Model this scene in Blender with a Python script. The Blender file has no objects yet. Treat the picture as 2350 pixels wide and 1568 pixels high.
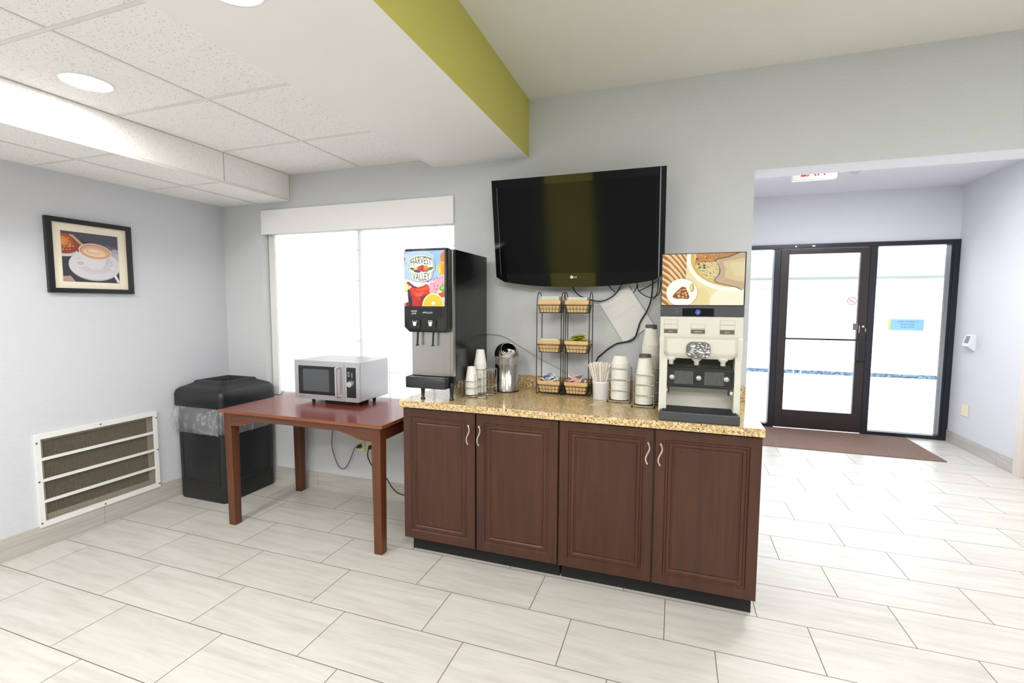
import bpy, math, random
from mathutils import Vector, Matrix
random.seed(7)
PI = math.pi
sc = bpy.context.scene
COL = sc.collection

# ------------------------------------------------------------------ materials
def lin(c):
    o = []
    for v in c[:3]:
        v = v / 255.0
        o.append(v / 12.92 if v <= 0.04045 else ((v + 0.055) / 1.055) ** 2.4)
    return (o[0], o[1], o[2], 1.0)

class NT:
    def __init__(s, name):
        s.m = bpy.data.materials.new(name); s.m.use_nodes = True
        s.t = s.m.node_tree; s.n = s.t.nodes; s.n.clear()
        s.out = s.n.new('ShaderNodeOutputMaterial')
    def new(s, typ, ins=None, **kw):
        n = s.n.new(typ)
        for k, v in kw.items(): setattr(n, k, v)
        if ins:
            for k, v in ins.items():
                if isinstance(v, bpy.types.NodeSocket): s.t.links.new(v, n.inputs[k])
                else: n.inputs[k].default_value = v
        return n
    def math(s, op, a, b=None, clamp=False):
        n = s.n.new('ShaderNodeMath'); n.operation = op; n.use_clamp = clamp
        for i, v in enumerate((a, b)):
            if v is None: continue
            if isinstance(v, bpy.types.NodeSocket): s.t.links.new(v, n.inputs[i])
            else: n.inputs[i].default_value = v
        return n.outputs[0]
    def mix(s, f, a, b, blend='MIX'):
        n = s.n.new('ShaderNodeMix'); n.data_type = 'RGBA'; n.blend_type = blend
        for i, v in ((0, f), (6, a), (7, b)):
            if isinstance(v, bpy.types.NodeSocket): s.t.links.new(v, n.inputs[i])
            else: n.inputs[i].default_value = v
        return n.outputs[2]
    def ramp(s, f, stops, interp='LINEAR'):
        n = s.n.new('ShaderNodeValToRGB'); n.color_ramp.interpolation = interp
        e = n.color_ramp.elements
        while len(e) > 1: e.remove(e[-1])
        e[0].position = stops[0][0]; e[0].color = stops[0][1]
        for p, c in stops[1:]:
            q = e.new(p); q.color = c
        s.t.links.new(f, n.inputs[0]); return n.outputs[0]
    def surf(s, sh): s.t.links.new(sh, s.out.inputs['Surface'])
    def pbsdf(s, **ins):
        n = s.new('ShaderNodeBsdfPrincipled', {k.replace('_', ' '): v for k, v in ins.items()})
        s.surf(n.outputs[0]); return n

def G(v): return (v, v, v, 1.0)
MATS = {}
def plain(name, rgb, rough=.5, metal=0., bump=0., bscale=200., spec=.5, coat=0., var=0.):
    if name in MATS: return MATS[name]
    k = NT(name)
    tc = k.new('ShaderNodeTexCoord').outputs['Object']
    nz = k.new('ShaderNodeTexNoise', {'Vector': tc, 'Scale': bscale, 'Detail': 3.0}).outputs['Fac']
    col = lin(rgb)
    if var > 0:
        n2 = k.new('ShaderNodeTexNoise', {'Vector': tc, 'Scale': 9.0, 'Detail': 4.0}).outputs['Fac']
        d = tuple(c * (1 - var) for c in col[:3]) + (1,)
        col = k.mix(k.ramp(n2, [(.35, G(0)), (.65, G(1))]), col, d)
    ins = dict(Base_Color=col, Roughness=rough, Metallic=metal, Coat_Weight=coat)
    b = k.pbsdf(**ins); b.inputs['Specular IOR Level'].default_value = spec
    if bump > 0:
        bp = k.new('ShaderNodeBump', {'Strength': bump, 'Distance': .002, 'Height': nz})
        k.t.links.new(bp.outputs[0], b.inputs['Normal'])
    MATS[name] = k.m; return k.m

def emit(name, rgb, st):
    if name in MATS: return MATS[name]
    k = NT(name); e = k.new('ShaderNodeEmission', {'Color': lin(rgb), 'Strength': st}); k.surf(e.outputs[0])
    MATS[name] = k.m; return k.m

def wall_mat(name, rgb, rough=.75, bump=.24):
    k = NT(name)
    p = k.new('ShaderNodeNewGeometry').outputs['Position']
    mp = k.new('ShaderNodeMapping', {'Vector': p, 'Scale': (1, 1, 2.2)}).outputs[0]
    n1 = k.new('ShaderNodeTexNoise', {'Vector': mp, 'Scale': 38.0, 'Detail': 4.0, 'Roughness': .6}).outputs['Fac']
    n2 = k.new('ShaderNodeTexNoise', {'Vector': p, 'Scale': 1.3, 'Detail': 2.0}).outputs['Fac']
    h = k.ramp(n1, [(.42, G(0)), (.62, G(1))])
    c = lin(rgb); d = tuple(v * .95 for v in c[:3]) + (1,)
    b = k.pbsdf(Base_Color=k.mix(n2, c, d), Roughness=rough)
    b.inputs['Specular IOR Level'].default_value = .3
    bp = k.new('ShaderNodeBump', {'Strength': bump, 'Distance': .0035, 'Height': h})
    k.t.links.new(bp.outputs[0], b.inputs['Normal'])
    return k.m

TA, TB, OX, OY = .6125, .3027, -1.640, -.8761
def floor_mat():
    k = NT('floor_tile')
    p = k.new('ShaderNodeNewGeometry').outputs['Position']
    s = k.new('ShaderNodeSeparateXYZ', {0: p})
    X, Y = s.outputs[0], s.outputs[1]
    v = k.math('DIVIDE', k.math('SUBTRACT', OY, Y), TB)
    row = k.math('FLOOR', v); fv = k.math('SUBTRACT', v, row)
    u = k.math('SUBTRACT', k.math('DIVIDE', k.math('SUBTRACT', X, OX), TA), k.math('DIVIDE', row, 3.0))
    cu = k.math('FLOOR', u); fu = k.math('SUBTRACT', u, cu)
    eu = k.math('MULTIPLY', k.math('MINIMUM', fu, k.math('SUBTRACT', 1.0, fu)), TA)
    ev = k.math('MULTIPLY', k.math('MINIMUM', fv, k.math('SUBTRACT', 1.0, fv)), TB)
    e = k.math('MINIMUM', eu, ev)
    g = k.new('ShaderNodeMapRange', {'Value': e, 'From Min': .0014, 'From Max': .0022, 'To Min': 1., 'To Max': 0.}).outputs[0]
    cell = k.new('ShaderNodeCombineXYZ', {0: cu, 1: row, 2: 0.}).outputs[0]
    wn = k.new('ShaderNodeTexWhiteNoise', {'Vector': cell}, noise_dimensions='3D')
    off = k.new('ShaderNodeVectorMath', {0: wn.outputs['Color'], 'Scale': 37.}, operation='SCALE').outputs[0]
    pp = k.new('ShaderNodeVectorMath', {0: p, 1: off}, operation='ADD').outputs[0]
    m1 = k.new('ShaderNodeMapping', {'Vector': pp, 'Scale': (1.6, 16., 1.)}).outputs[0]
    n1 = k.new('ShaderNodeTexNoise', {'Vector': m1, 'Scale': 1.6, 'Detail': 5., 'Roughness': .55, 'Distortion': .4}).outputs['Fac']
    m2 = k.new('ShaderNodeMapping', {'Vector': pp, 'Scale': (5., 70., 1.)}).outputs[0]
    n2 = k.new('ShaderNodeTexNoise', {'Vector': m2, 'Scale': 2., 'Detail': 3.}).outputs['Fac']
    base = k.ramp(n1, [(.30, lin((186, 183, 176))), (.48, lin((197, 194, 187))), (.68, lin((204, 201, 195)))])
    fine = k.ramp(n2, [(.35, G(.95)), (.6, G(1.))])
    c = k.mix(1., base, fine, 'MULTIPLY')
    tint = k.math('ADD', k.math('MULTIPLY', wn.outputs['Value'], .05), .96)
    tc = k.new('ShaderNodeCombineXYZ', {0: tint, 1: tint, 2: tint}).outputs[0]
    c = k.mix(1., c, tc, 'MULTIPLY')
    c = k.mix(g, c, lin((96, 88, 76)))
    rg = k.math('ADD', k.math('MULTIPLY', g, .4), k.math('ADD', k.math('MULTIPLY', n1, .12), .27))
    b = k.pbsdf(Base_Color=c, Roughness=rg)
    b.inputs['Specular IOR Level'].default_value = .45
    hh = k.math('SUBTRACT', k.math('MULTIPLY', n2, .08), g)
    bp = k.new('ShaderNodeBump', {'Strength': .5, 'Distance': .001, 'Height': hh})
    k.t.links.new(bp.outputs[0], b.inputs['Normal'])
    return k.m

def base_tile_mat():
    k = NT('baseboard_tile')
    p = k.new('ShaderNodeNewGeometry').outputs['Position']
    m1 = k.new('ShaderNodeMapping', {'Vector': p, 'Scale': (2., 2., 30.)}).outputs[0]
    n1 = k.new('ShaderNodeTexNoise', {'Vector': m1, 'Scale': 1.5, 'Detail': 5.}).outputs['Fac']
    c = k.ramp(n1, [(.3, lin((172, 168, 161))), (.7, lin((194, 191, 185)))])
    s = k.new('ShaderNodeSeparateXYZ', {0: p})
    t = k.math('ADD', s.outputs[0], s.outputs[1])
    f = k.math('FRACT', k.math('DIVIDE', k.math('ADD', t, 100.02), TA))
    g = k.math('LESS_THAN', f, .004)
    c = k.mix(g, c, lin((130, 124, 114)))
    k.pbsdf(Base_Color=c, Roughness=.4)
    return k.m

def acoustic_mat():
    k = NT('acoustic_tile')
    p = k.new('ShaderNodeNewGeometry').outputs['Position']
    n1 = k.new('ShaderNodeTexNoise', {'Vector': p, 'Scale': 130., 'Detail': 2., 'Roughness': .7}).outputs['Fac']
    vo = k.new('ShaderNodeTexVoronoi', {'Vector': p, 'Scale': 85.}, feature='F1')
    d = k.math('LESS_THAN', vo.outputs['Distance'], .20)
    sel = k.math('GREATER_THAN', k.new('ShaderNodeSeparateColor', {0: vo.outputs['Color']}).outputs[0], .62)
    hole = k.math('MULTIPLY', d, sel)
    h2 = k.ramp(n1, [(.60, G(0)), (.68, G(1))])
    f = k.math('MAXIMUM', hole, k.math('MULTIPLY', h2, .5))
    c = k.mix(k.math('MULTIPLY', f, .75), lin((243, 242, 240)), lin((132, 120, 104)))
    b = k.pbsdf(Base_Color=c, Roughness=.9)
    bp = k.new('ShaderNodeBump', {'Strength': .35, 'Distance': .002, 'Height': k.math('SUBTRACT', 1., f)})
    k.t.links.new(bp.outputs[0], b.inputs['Normal'])
    return k.m

def granite_mat():
    k = NT('granite')
    p = k.new('ShaderNodeTexCoord').outputs['Object']
    n1 = k.new('ShaderNodeTexNoise', {'Vector': p, 'Scale': 72., 'Detail': 5., 'Roughness': .65, 'Distortion': .6}).outputs['Fac']
    n2 = k.new('ShaderNodeTexNoise', {'Vector': p, 'Scale': 150., 'Detail': 3., 'Roughness': .6}).outputs['Fac']
    mp = k.new('ShaderNodeMapping', {'Vector': p, 'Location': (3.1, 1.7, 5.)}).outputs[0]
    n3 = k.new('ShaderNodeTexNoise', {'Vector': mp, 'Scale': 100., 'Detail': 4., 'Roughness': .7}).outputs['Fac']
    c = k.ramp(n1, [(.25, lin((140, 108, 68))), (.42, lin((188, 158, 108))), (.55, lin((212, 190, 144))), (.72, lin((230, 216, 182)))])
    c = k.mix(k.ramp(n3, [(.57, G(0)), (.63, G(1))]), c, lin((118, 86, 56)))
    c = k.mix(k.ramp(n2, [(.585, G(0)), (.625, G(1))]), c, lin((50, 38, 30)))
    k.pbsdf(Base_Color=c, Roughness=.13)
    return k.m

def wood_mat(name, dark, light, rough=.32, axis='Z', sc_=1., spec=.5):
    k = NT(name)
    p = k.new('ShaderNodeNewGeometry').outputs['Position']
    sx = {'Z': (22., 22., 1.3), 'X': (1.3, 22., 22.), 'Y': (22., 1.3, 22.)}[axis]
    mp = k.new('ShaderNodeMapping', {'Vector': p, 'Scale': tuple(v * sc_ for v in sx)}).outputs[0]
    n1 = k.new('ShaderNodeTexNoise', {'Vector': mp, 'Scale': 1., 'Detail': 6., 'Roughness': .6, 'Distortion': .8}).outputs['Fac']
    sx2 = tuple(v * 5 for v in sx)
    mp2 = k.new('ShaderNodeMapping', {'Vector': p, 'Scale': sx2}).outputs[0]
    n2 = k.new('ShaderNodeTexNoise', {'Vector': mp2, 'Scale': 1., 'Detail': 3.}).outputs['Fac']
    c = k.ramp(n1, [(.3, lin(dark)), (.7, lin(light))])
    c = k.mix(1., c, k.ramp(n2, [(.35, G(.88)), (.6, G(1.))]), 'MULTIPLY')
    b = k.pbsdf(Base_Color=c, Roughness=rough)
    b.inputs['Specular IOR Level'].default_value = spec
    return k.m

def glass_mat(name, tint=(1, 1, 1, 1), refl=.08):
    k = NT(name)
    t = k.new('ShaderNodeBsdfTransparent', {'Color': tint}).outputs[0]
    g = k.new('ShaderNodeBsdfGlossy', {'Roughness': .02}).outputs[0]
    fr = k.new('ShaderNodeFresnel', {'IOR': 1.45}).outputs[0]
    m = k.new('ShaderNodeMixShader', {0: fr, 1: t, 2: g}); k.surf(m.outputs[0])
    return k.m

def sheer_mat():
    k = NT('sheer_fabric')
    d = k.new('ShaderNodeBsdfDiffuse', {'Color': G(.95)}).outputs[0]
    t = k.new('ShaderNodeBsdfTranslucent', {'Color': G(.92)}).outputs[0]
    a = k.new('ShaderNodeMixShader', {0: .6, 1: d, 2: t}).outputs[0]
    tr = k.new('ShaderNodeBsdfTransparent', {'Color': G(1.)}).outputs[0]
    m = k.new('ShaderNodeMixShader', {0: .15, 1: a, 2: tr}); k.surf(m.outputs[0])
    return k.m

def film_mat(name, rgb, alpha, rough=.25, fscale=9.):
    k = NT(name)
    p = k.new('ShaderNodeTexCoord').outputs['Object']
    n = k.new('ShaderNodeTexNoise', {'Vector': k.new('ShaderNodeMapping', {'Vector': p, 'Scale': (1., 1., .45)}).outputs[0], 'Scale': fscale, 'Detail': 2., 'Distortion': 2.2}).outputs['Fac']
    b = k.new('ShaderNodeBsdfPrincipled', {'Base Color': lin(rgb), 'Roughness': rough})
    bp = k.new('ShaderNodeBump', {'Strength': .8, 'Distance': .01, 'Height': n})
    k.t.links.new(bp.outputs[0], b.inputs['Normal'])
    tr = k.new('ShaderNodeBsdfTransparent').outputs[0]
    f = k.math('MULTIPLY', k.ramp(n, [(.35, G(.55)), (.5, G(.75)), (.56, G(1.25)), (.62, G(.75))]), alpha)
    m = k.new('ShaderNodeMixShader', {0: f, 1: tr, 2: b.outputs[0]}); k.surf(m.outputs[0])
    return k.m

def mat_mat():
    k = NT('ribbed_mat')
    p = k.new('ShaderNodeNewGeometry').outputs['Position']
    n = k.new('ShaderNodeTexNoise', {'Vector': p, 'Scale': 260., 'Detail': 2.}).outputs['Fac']
    c = k.ramp(n, [(.35, lin((92, 70, 60))), (.65, lin((140, 116, 104)))])
    b = k.pbsdf(Base_Color=c, Roughness=.95)
    bp = k.new('ShaderNodeBump', {'Strength': .8, 'Distance': .004, 'Height': n})
    k.t.links.new(bp.outputs[0], b.inputs['Normal'])
    return k.m

def coil_mat():
    k = NT('coil_fins')
    p = k.new('ShaderNodeNewGeometry').outputs['Position']
    s = k.new('ShaderNodeSeparateXYZ', {0: p})
    n = k.new('ShaderNodeTexNoise', {'Vector': k.new('ShaderNodeMapping', {'Vector': p, 'Scale': (1, 8, 40)}).outputs[0], 'Scale': 2., 'Detail': 3.}).outputs['Fac']
    z = k.math('ADD', k.math('MULTIPLY', s.outputs[2], 520.), k.math('MULTIPLY', n, 5.))
    w = k.math('ADD', k.math('MULTIPLY', k.math('SINE', z), .5), .5)
    c = k.mix(k.math('MULTIPLY', k.math('ADD', w, n), .5), lin((30, 25, 19)), lin((92, 80, 62)))
    k.pbsdf(Base_Color=c, Roughness=.6)
    return k.m

def brushed(name, rgb, rough=.28, axis='Z', metal=1.):
    k = NT(name)
    p = k.new('ShaderNodeNewGeometry').outputs['Position']
    sx = {'Z': (400., 400., 4.), 'X': (4., 400., 400.)}[axis]
    n = k.new('ShaderNodeTexNoise', {'Vector': k.new('ShaderNodeMapping', {'Vector': p, 'Scale': sx}).outputs[0], 'Scale': 1., 'Detail': 2.}).outputs['Fac']
    r = k.math('ADD', k.math('MULTIPLY', n, .15), rough - .07)
    b = k.pbsdf(Base_Color=lin(rgb), Metallic=metal, Roughness=r)
    return k.m

M_floor = floor_mat(); M_base = base_tile_mat(); M_acou = acoustic_mat(); M_gran = granite_mat()
M_wall = wall_mat('wall_paint', (211, 213, 219)); M_wall2 = wall_mat('wall_paint_bounce', (211, 214, 217))  # second tone has light reflected off the green beam mixed into it
M_hall = wall_mat('hall_paint', (216, 217, 224)); M_green = wall_mat('green_paint', (200, 196, 104), bump=.1)
M_ceil = wall_mat('ceiling_paint', (226, 225, 216), rough=.9, bump=.08); M_beam = wall_mat('beam_paint', (242, 241, 240), rough=.85, bump=.05)
M_hceil = wall_mat('hall_ceiling_paint', (232, 232, 240), rough=.9, bump=.08)
M_cab = wood_mat('cherry_cabinet', (54, 26, 13), (75, 39, 20), .33)
M_cabx = wood_mat('cherry_rail', (52, 26, 17), (80, 41, 28), .30, 'X')
M_table = wood_mat('mahogany_top', (112, 46, 38), (132, 64, 54), .22, 'X', .7)
M_leg = wood_mat('mahogany_leg', (76, 40, 19), (106, 58, 29), .34)
M_apr = wood_mat('mahogany_apron', (76, 40, 19), (104, 57, 29), .34, 'X')
M_glass = glass_mat('clear_glass'); M_sheer = sheer_mat()
M_white = plain('white_paint', (232, 232, 230), .45)
M_valance = plain('valance_white', (246, 246, 248), .55)
M_black = plain('black_plastic', (24, 24, 26), .35)
M_blackg = plain('black_gloss', (8, 9, 12), .06, coat=.5)
M_screen = plain('screen_glass', (7, 8, 10), .10, spec=.45)
M_binb = plain('bin_plastic', (26, 27, 30), .38, bump=.15, bscale=400)
M_blackm = plain('black_matte', (16, 16, 17), .7)
M_bronze = plain('dark_bronze', (52, 44, 44), .4, metal=.3)
M_bronze2 = plain('dark_anodised', (40, 41, 50), .35, metal=.3)
M_steel = brushed('brushed_steel', (176, 174, 170), .30)
M_steelx = brushed('brushed_steel_x', (200, 200, 202), .30, 'X')
M_mwsteel = brushed('microwave_steel', (196, 196, 199), .38, 'X', .85)
M_chrome = plain('chrome', (225, 225, 228), .08, metal=1.)
M_wire = plain('chrome_wire', (200, 198, 192), .22, metal=1.)
M_bwire = plain('black_wire', (20, 18, 18), .4)
M_nickel = plain('satin_nickel', (214, 206, 198), .3, metal=1.)
M_cup = plain('paper_white', (240, 239, 234), .6)
M_cup2 = plain('foam_white', (238, 237, 228), .7)
M_dark_band = plain('cup_dark_base', (86, 84, 82), .5)
M_tan = plain('tan_tray', (226, 190, 134), .6, var=.15)
M_paper = plain('paper', (232, 232, 231), .7)
M_cord = plain('black_cord', (18, 18, 18), .5); M_gcord = plain('grey_cord', (78, 80, 80), .5)
M_bcord = plain('beige_cord', (196, 192, 176), .6)
M_ivory = plain('ivory_plate', (222, 214, 182), .4)
M_cream = plain('machine_cream', (204, 203, 191), .38)
M_char = plain('charcoal_plastic', (62, 64, 67), .45)
M_mblk = plain('machine_black', (30, 32, 34), .4)
M_liner = film_mat('bin_liner_film', (225, 228, 232), .30)
M_liner2 = film_mat('small_liner_film', (235, 235, 235), .2, .15, 40.)
M_mat = mat_mat(); M_coil = coil_mat()
M_lens = emit('lamp_lens', (255, 252, 248), 90.)
M_logo = plain('logo_white', (235, 235, 235), .4)
M_lg = plain('grey_print', (120, 120, 122), .6)

# ------------------------------------------------------------------ mesh builder
class MB:
    def __init__(s): s.V = []; s.F = []; s.M = []; s.S = []
    def add(s, vs, fs, m=0, sm=False):
        b = len(s.V); s.V += [tuple(v) for v in vs]
        for f in fs: s.F.append([b + i for i in f]); s.M.append(m); s.S.append(sm)
    def box(s, x0, x1, y0, y1, z0, z1, m=0, fm=None):
        vs = [(x0, y0, z0), (x1, y0, z0), (x1, y1, z0), (x0, y1, z0), (x0, y0, z1), (x1, y0, z1), (x1, y1, z1), (x0, y1, z1)]
        fs = [(0, 3, 2, 1), (4, 5, 6, 7), (0, 1, 5, 4), (1, 2, 6, 5), (2, 3, 7, 6), (3, 0, 4, 7)]
        if fm is None: s.add(vs, fs, m)
        else:   # fm: dict face -> mat : bottom top front right back left
            for i, k in enumerate(('bottom', 'top', 'front', 'right', 'back', 'left')):
                s.add([vs[j] for j in fs[i]], [(0, 1, 2, 3)], fm.get(k, m))
        return s
    def hexa(s, vs, m=0):
        s.add(vs, [(0, 3, 2, 1), (4, 5, 6, 7), (0, 1, 5, 4), (1, 2, 6, 5), (2, 3, 7, 6), (3, 0, 4, 7)], m); return s
    def cyl(s, p0, p1, r0, r1=None, n=16, m=0, caps=True, sm=True):
        p0, p1 = Vector(p0), Vector(p1); r1 = r0 if r1 is None else r1
        d = (p1 - p0).normalized(); a = d.orthogonal().normalized(); b = d.cross(a)
        vs = []
        for p, r in ((p0, r0), (p1, r1)):
            for i in range(n):
                t = 2 * PI * i / n; vs.append(p + a * (r * math.cos(t)) + b * (r * math.sin(t)))
        s.add(vs, [(i, (i + 1) % n, n + (i + 1) % n, n + i) for i in range(n)], m, sm)
        if caps:
            s.add(vs[:n], [tuple(reversed(range(n)))], m); s.add(vs[n:], [tuple(range(n))], m)
        return s
    def lathe(s, prof, c=(0, 0, 0), n=24, m=0, sm=True, axis=None):
        c = Vector(c); vs = []
        if axis is None: a, b, d = Vector((1, 0, 0)), Vector((0, 1, 0)), Vector((0, 0, 1))
        else: d = Vector(axis).normalized(); a = d.orthogonal().normalized(); b = d.cross(a)
        for r, z in prof:
            for i in range(n):
                t = 2 * PI * i / n; vs.append(c + a * (r * math.cos(t)) + b * (r * math.sin(t)) + d * z)
        fs = []
        for k in range(len(prof) - 1):
            for i in range(n):
                fs.append((k * n + i, k * n + (i + 1) % n, (k + 1) * n + (i + 1) % n, (k + 1) * n + i))
        s.add(vs, fs, m, sm)
        return s
    def tube(s, pts, r, n=8, m=0, closed=False, smooth=0):
        P = [Vector(p) for p in pts]
        if smooth:
            Q = []; L = len(P)
            rng = L if closed else L - 1
            for i in range(rng):
                p0 = P[(i - 1) % L] if (closed or i > 0) else P[0] * 2 - P[1]
                p1 = P[i]; p2 = P[(i + 1) % L]
                p3 = P[(i + 2) % L] if (closed or i + 2 < L) else P[-1] * 2 - P[-2]
                for j in range(smooth):
                    t = j / smooth
                    Q.append(.5 * ((2 * p1) + (-p0 + p2) * t + (2 * p0 - 5 * p1 + 4 * p2 - p3) * t * t + (-p0 + 3 * p1 - 3 * p2 + p3) * t ** 3))
            if not closed: Q.append(P[-1])
            P = Q
        L = len(P); vs = []; up = None
        for i in range(L):
            if closed: t = (P[(i + 1) % L] - P[i - 1])
            else: t = P[min(i + 1, L - 1)] - P[max(i - 1, 0)]
            t.normalize()
            if up is None: up = t.orthogonal().normalized()
            a = (up - t * up.dot(t))
            a = a.normalized() if a.length > 1e-6 else t.orthogonal().normalized()
            up = a; b = t.cross(a)
            for j in range(n):
                q = 2 * PI * j / n; vs.append(P[i] + a * (r * math.cos(q)) + b * (r * math.sin(q)))
        fs = []
        for i in range(L if closed else L - 1):
            k = (i + 1) % L
            for j in range(n): fs.append((i * n + j, i * n + (j + 1) % n, k * n + (j + 1) % n, k * n + j))
        s.add(vs, fs, m, True)
        if not closed:
            s.add(vs[:n], [tuple(reversed(range(n)))], m); s.add(vs[-n:], [tuple(range(n))], m)
        return s
    def prism(s, o2, fr, d0, d1, m=0, mside=None):
        """outline (u,v) extruded along frame normal from d0 to d1 (d1 is the front)"""
        a = [fr.p(u, v, d0) for u, v in o2]; b = [fr.p(u, v, d1) for u, v in o2]; n = len(o2)
        s.add(b, [tuple(range(n))], m); s.add(a, [tuple(reversed(range(n)))], m)
        s.add(a + b, [(i, (i + 1) % n, n + (i + 1) % n, n + i) for i in range(n)], m if mside is None else mside)
        return s
    def flat(s, o2, fr, d, m=0):
        if len(o2) > 2: s.add([fr.p(u, v, d) for u, v in o2], [tuple(range(len(o2)))], m)
        return s
    def rings(s, u0, u1, v0, v1, fr, prof, m=0, cap=True):
        """nested rectangles: prof = [(inset, depth)]"""
        vs = []
        for ins, d in prof:
            vs += [fr.p(u0 + ins, v0 + ins, d), fr.p(u1 - ins, v0 + ins, d), fr.p(u1 - ins, v1 - ins, d), fr.p(u0 + ins, v1 - ins, d)]
        fs = []
        for k in range(len(prof) - 1):
            for i in range(4): fs.append((4 * k + i, 4 * k + (i + 1) % 4, 4 * k + 4 + (i + 1) % 4, 4 * k + 4 + i))
        if cap:
            k = 4 * (len(prof) - 1); fs.append((k, k + 1, k + 2, k + 3))
        s.add(vs, fs, m); return s
    def build(s, name, mats, parent=None, bevel=0., seg=2, kind=None, label=None):
        if not isinstance(mats, (list, tuple)): mats = [mats]
        org = wloc(parent) if parent is not None else Vector((0, 0, 0))
        me = bpy.data.meshes.new(name)
        me.from_pydata([(v[0] - org[0], v[1] - org[1], v[2] - org[2]) for v in s.V], [], s.F)
        for mt in mats: me.materials.append(mt)
        me.polygons.foreach_set('material_index', s.M); me.polygons.foreach_set('use_smooth', s.S)
        me.update()
        o = bpy.data.objects.new(name, me); COL.objects.link(o)
        if parent is not None: o.parent = parent
        if bevel:
            md = o.modifiers.new('bevel', 'BEVEL'); md.width = bevel; md.segments = seg; md.limit_method = 'ANGLE'; md.angle_limit = .6
            md.harden_normals = False
            for p in me.polygons: p.use_smooth = True
            w = o.modifiers.new('wn', 'WEIGHTED_NORMAL'); w.keep_sharp = True
        if kind: o['kind'] = kind
        if label: o['label'] = label
        return o

def wloc(o):
    v = Vector((0, 0, 0))
    while o is not None: v = v + o.location; o = o.parent
    return v

class Fr:
    def __init__(s, o, U, V, N): s.o, s.U, s.V, s.N = Vector(o), Vector(U), Vector(V), Vector(N)
    def p(s, u, v, d=0.): return s.o + s.U * u + s.V * v + s.N * d
FRONT = Fr((0, 0, 0), (1, 0, 0), (0, 0, 1), (0, -1, 0))     # u=x v=z, depth toward the viewer (-y)
def front(y): return Fr((0, y, 0), (1, 0, 0), (0, 0, 1), (0, -1, 0))
def leftw(x): return Fr((x, 0, 0), (0, 1, 0), (0, 0, 1), (1, 0, 0))   # on the left wall, facing +x

def rrect(u0, u1, v0, v1, r, n=5):
    o = []
    for cx, cy, a0 in ((u1 - r, v0 + r, -PI / 2), (u1 - r, v1 - r, 0), (u0 + r, v1 - r, PI / 2), (u0 + r, v0 + r, PI)):
        for i in range(n + 1):
            a = a0 + PI / 2 * i / n; o.append((cx + r * math.cos(a), cy + r * math.sin(a)))
    return o
def ell(cx, cy, rx, ry, n=28, rot=0., a0=0., a1=2 * PI):
    o = []; full = abs(a1 - a0 - 2 * PI) < 1e-6
    for i in range(n if full else n + 1):
        t = a0 + (a1 - a0) * i / n; x, y = rx * math.cos(t), ry * math.sin(t)
        o.append((cx + x * math.cos(rot) - y * math.sin(rot), cy + x * math.sin(rot) + y * math.cos(rot)))
    return o
def rect(u0, u1, v0, v1): return [(u0, v0), (u1, v0), (u1, v1), (u0, v1)]
def clip(poly, x0, x1, y0, y1):
    def cut(P, f, inter):
        o = []
        for i in range(len(P)):
            a, b = P[i - 1], P[i]
            if f(b):
                if not f(a): o.append(inter(a, b))
                o.append(b)
            elif f(a): o.append(inter(a, b))
        return o
    def ix(c): return lambda a, b: (c, a[1] + (b[1] - a[1]) * (c - a[0]) / (b[0] - a[0]))
    def iy(c): return lambda a, b: (a[0] + (b[0] - a[0]) * (c - a[1]) / (b[1] - a[1]), c)
    P = cut(poly, lambda p: p[0] >= x0, ix(x0))
    if P: P = cut(P, lambda p: p[0] <= x1, ix(x1))
    if P: P = cut(P, lambda p: p[1] >= y0, iy(y0))
    if P: P = cut(P, lambda p: p[1] <= y1, iy(y1))
    return P

def text_mesh(txt, size=1.):
    cu = bpy.data.curves.new('t', 'FONT'); cu.body = txt; cu.size = size; cu.align_x = 'CENTER'; cu.resolution_u = 3
    ob = bpy.data.objects.new('t', cu); COL.objects.link(ob)
    bpy.context.view_layer.update()
    me = bpy.data.meshes.new_from_object(ob.evaluated_get(bpy.context.evaluated_depsgraph_get()))
    vs = [tuple(v.co) for v in me.vertices]; fs = [tuple(p.vertices) for p in me.polygons]
    bpy.data.objects.remove(ob); bpy.data.curves.remove(cu); bpy.data.meshes.remove(me)
    return vs, fs
def put_text(mb, txt, fr, u, v, h, d, m=0, w=None, fn=None, bold=0.):
    """text with cap height h centred on u, baseline v, optionally squeezed to width w"""
    vs, fs = text_mesh(txt, 1.)
    xs = [a[0] for a in vs]; ww = max(xs) - min(xs); cx = (max(xs) + min(xs)) / 2
    sy = h / .70; sx = (w / ww) if w else sy
    out = []
    for a in vs:
        x, y = (a[0] - cx) * sx, a[1] * sy
        if fn: x, y = fn(x, y)
        out.append(fr.p(u + x, v + y, d))
    mb.add(out, fs, m)

class Art:
    """flat printed picture: layered outlines clipped to its rectangle"""
    def __init__(s, u0, u1, v0, v1, fr, d0, name):
        s.u0, s.u1, s.v0, s.v1, s.fr, s.d, s.name = u0, u1, v0, v1, fr, d0, name
        s.mb = MB(); s.mats = []; s.key = {}
    def mi(s, rgb):
        if rgb not in s.key:
            s.key[rgb] = len(s.mats)
            s.mats.append(plain('%s_ink_%d_%d_%d' % ((s.name,) + rgb), tuple(v * .90 for v in rgb), .4))
        return s.key[rgb]
    def up(s): s.d += .00012
    def poly(s, pts, rgb, keep=False):
        """pts in 0..1, v measured from the top"""
        P = clip([(a, b) for a, b in pts], 0, 1, 0, 1)
        if len(P) > 2:
            s.d += .000012 if keep else .00012
            Q = [(s.u0 + a * (s.u1 - s.u0), s.v1 - b * (s.v1 - s.v0)) for a, b in P]
            s.mb.flat(Q, s.fr, s.d, s.mi(rgb))
    def e(s, cx, cy, rx, ry, rgb, rot=0., keep=False, n=28): s.poly(ell(cx, cy, rx, ry, n, rot), rgb, keep)

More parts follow.
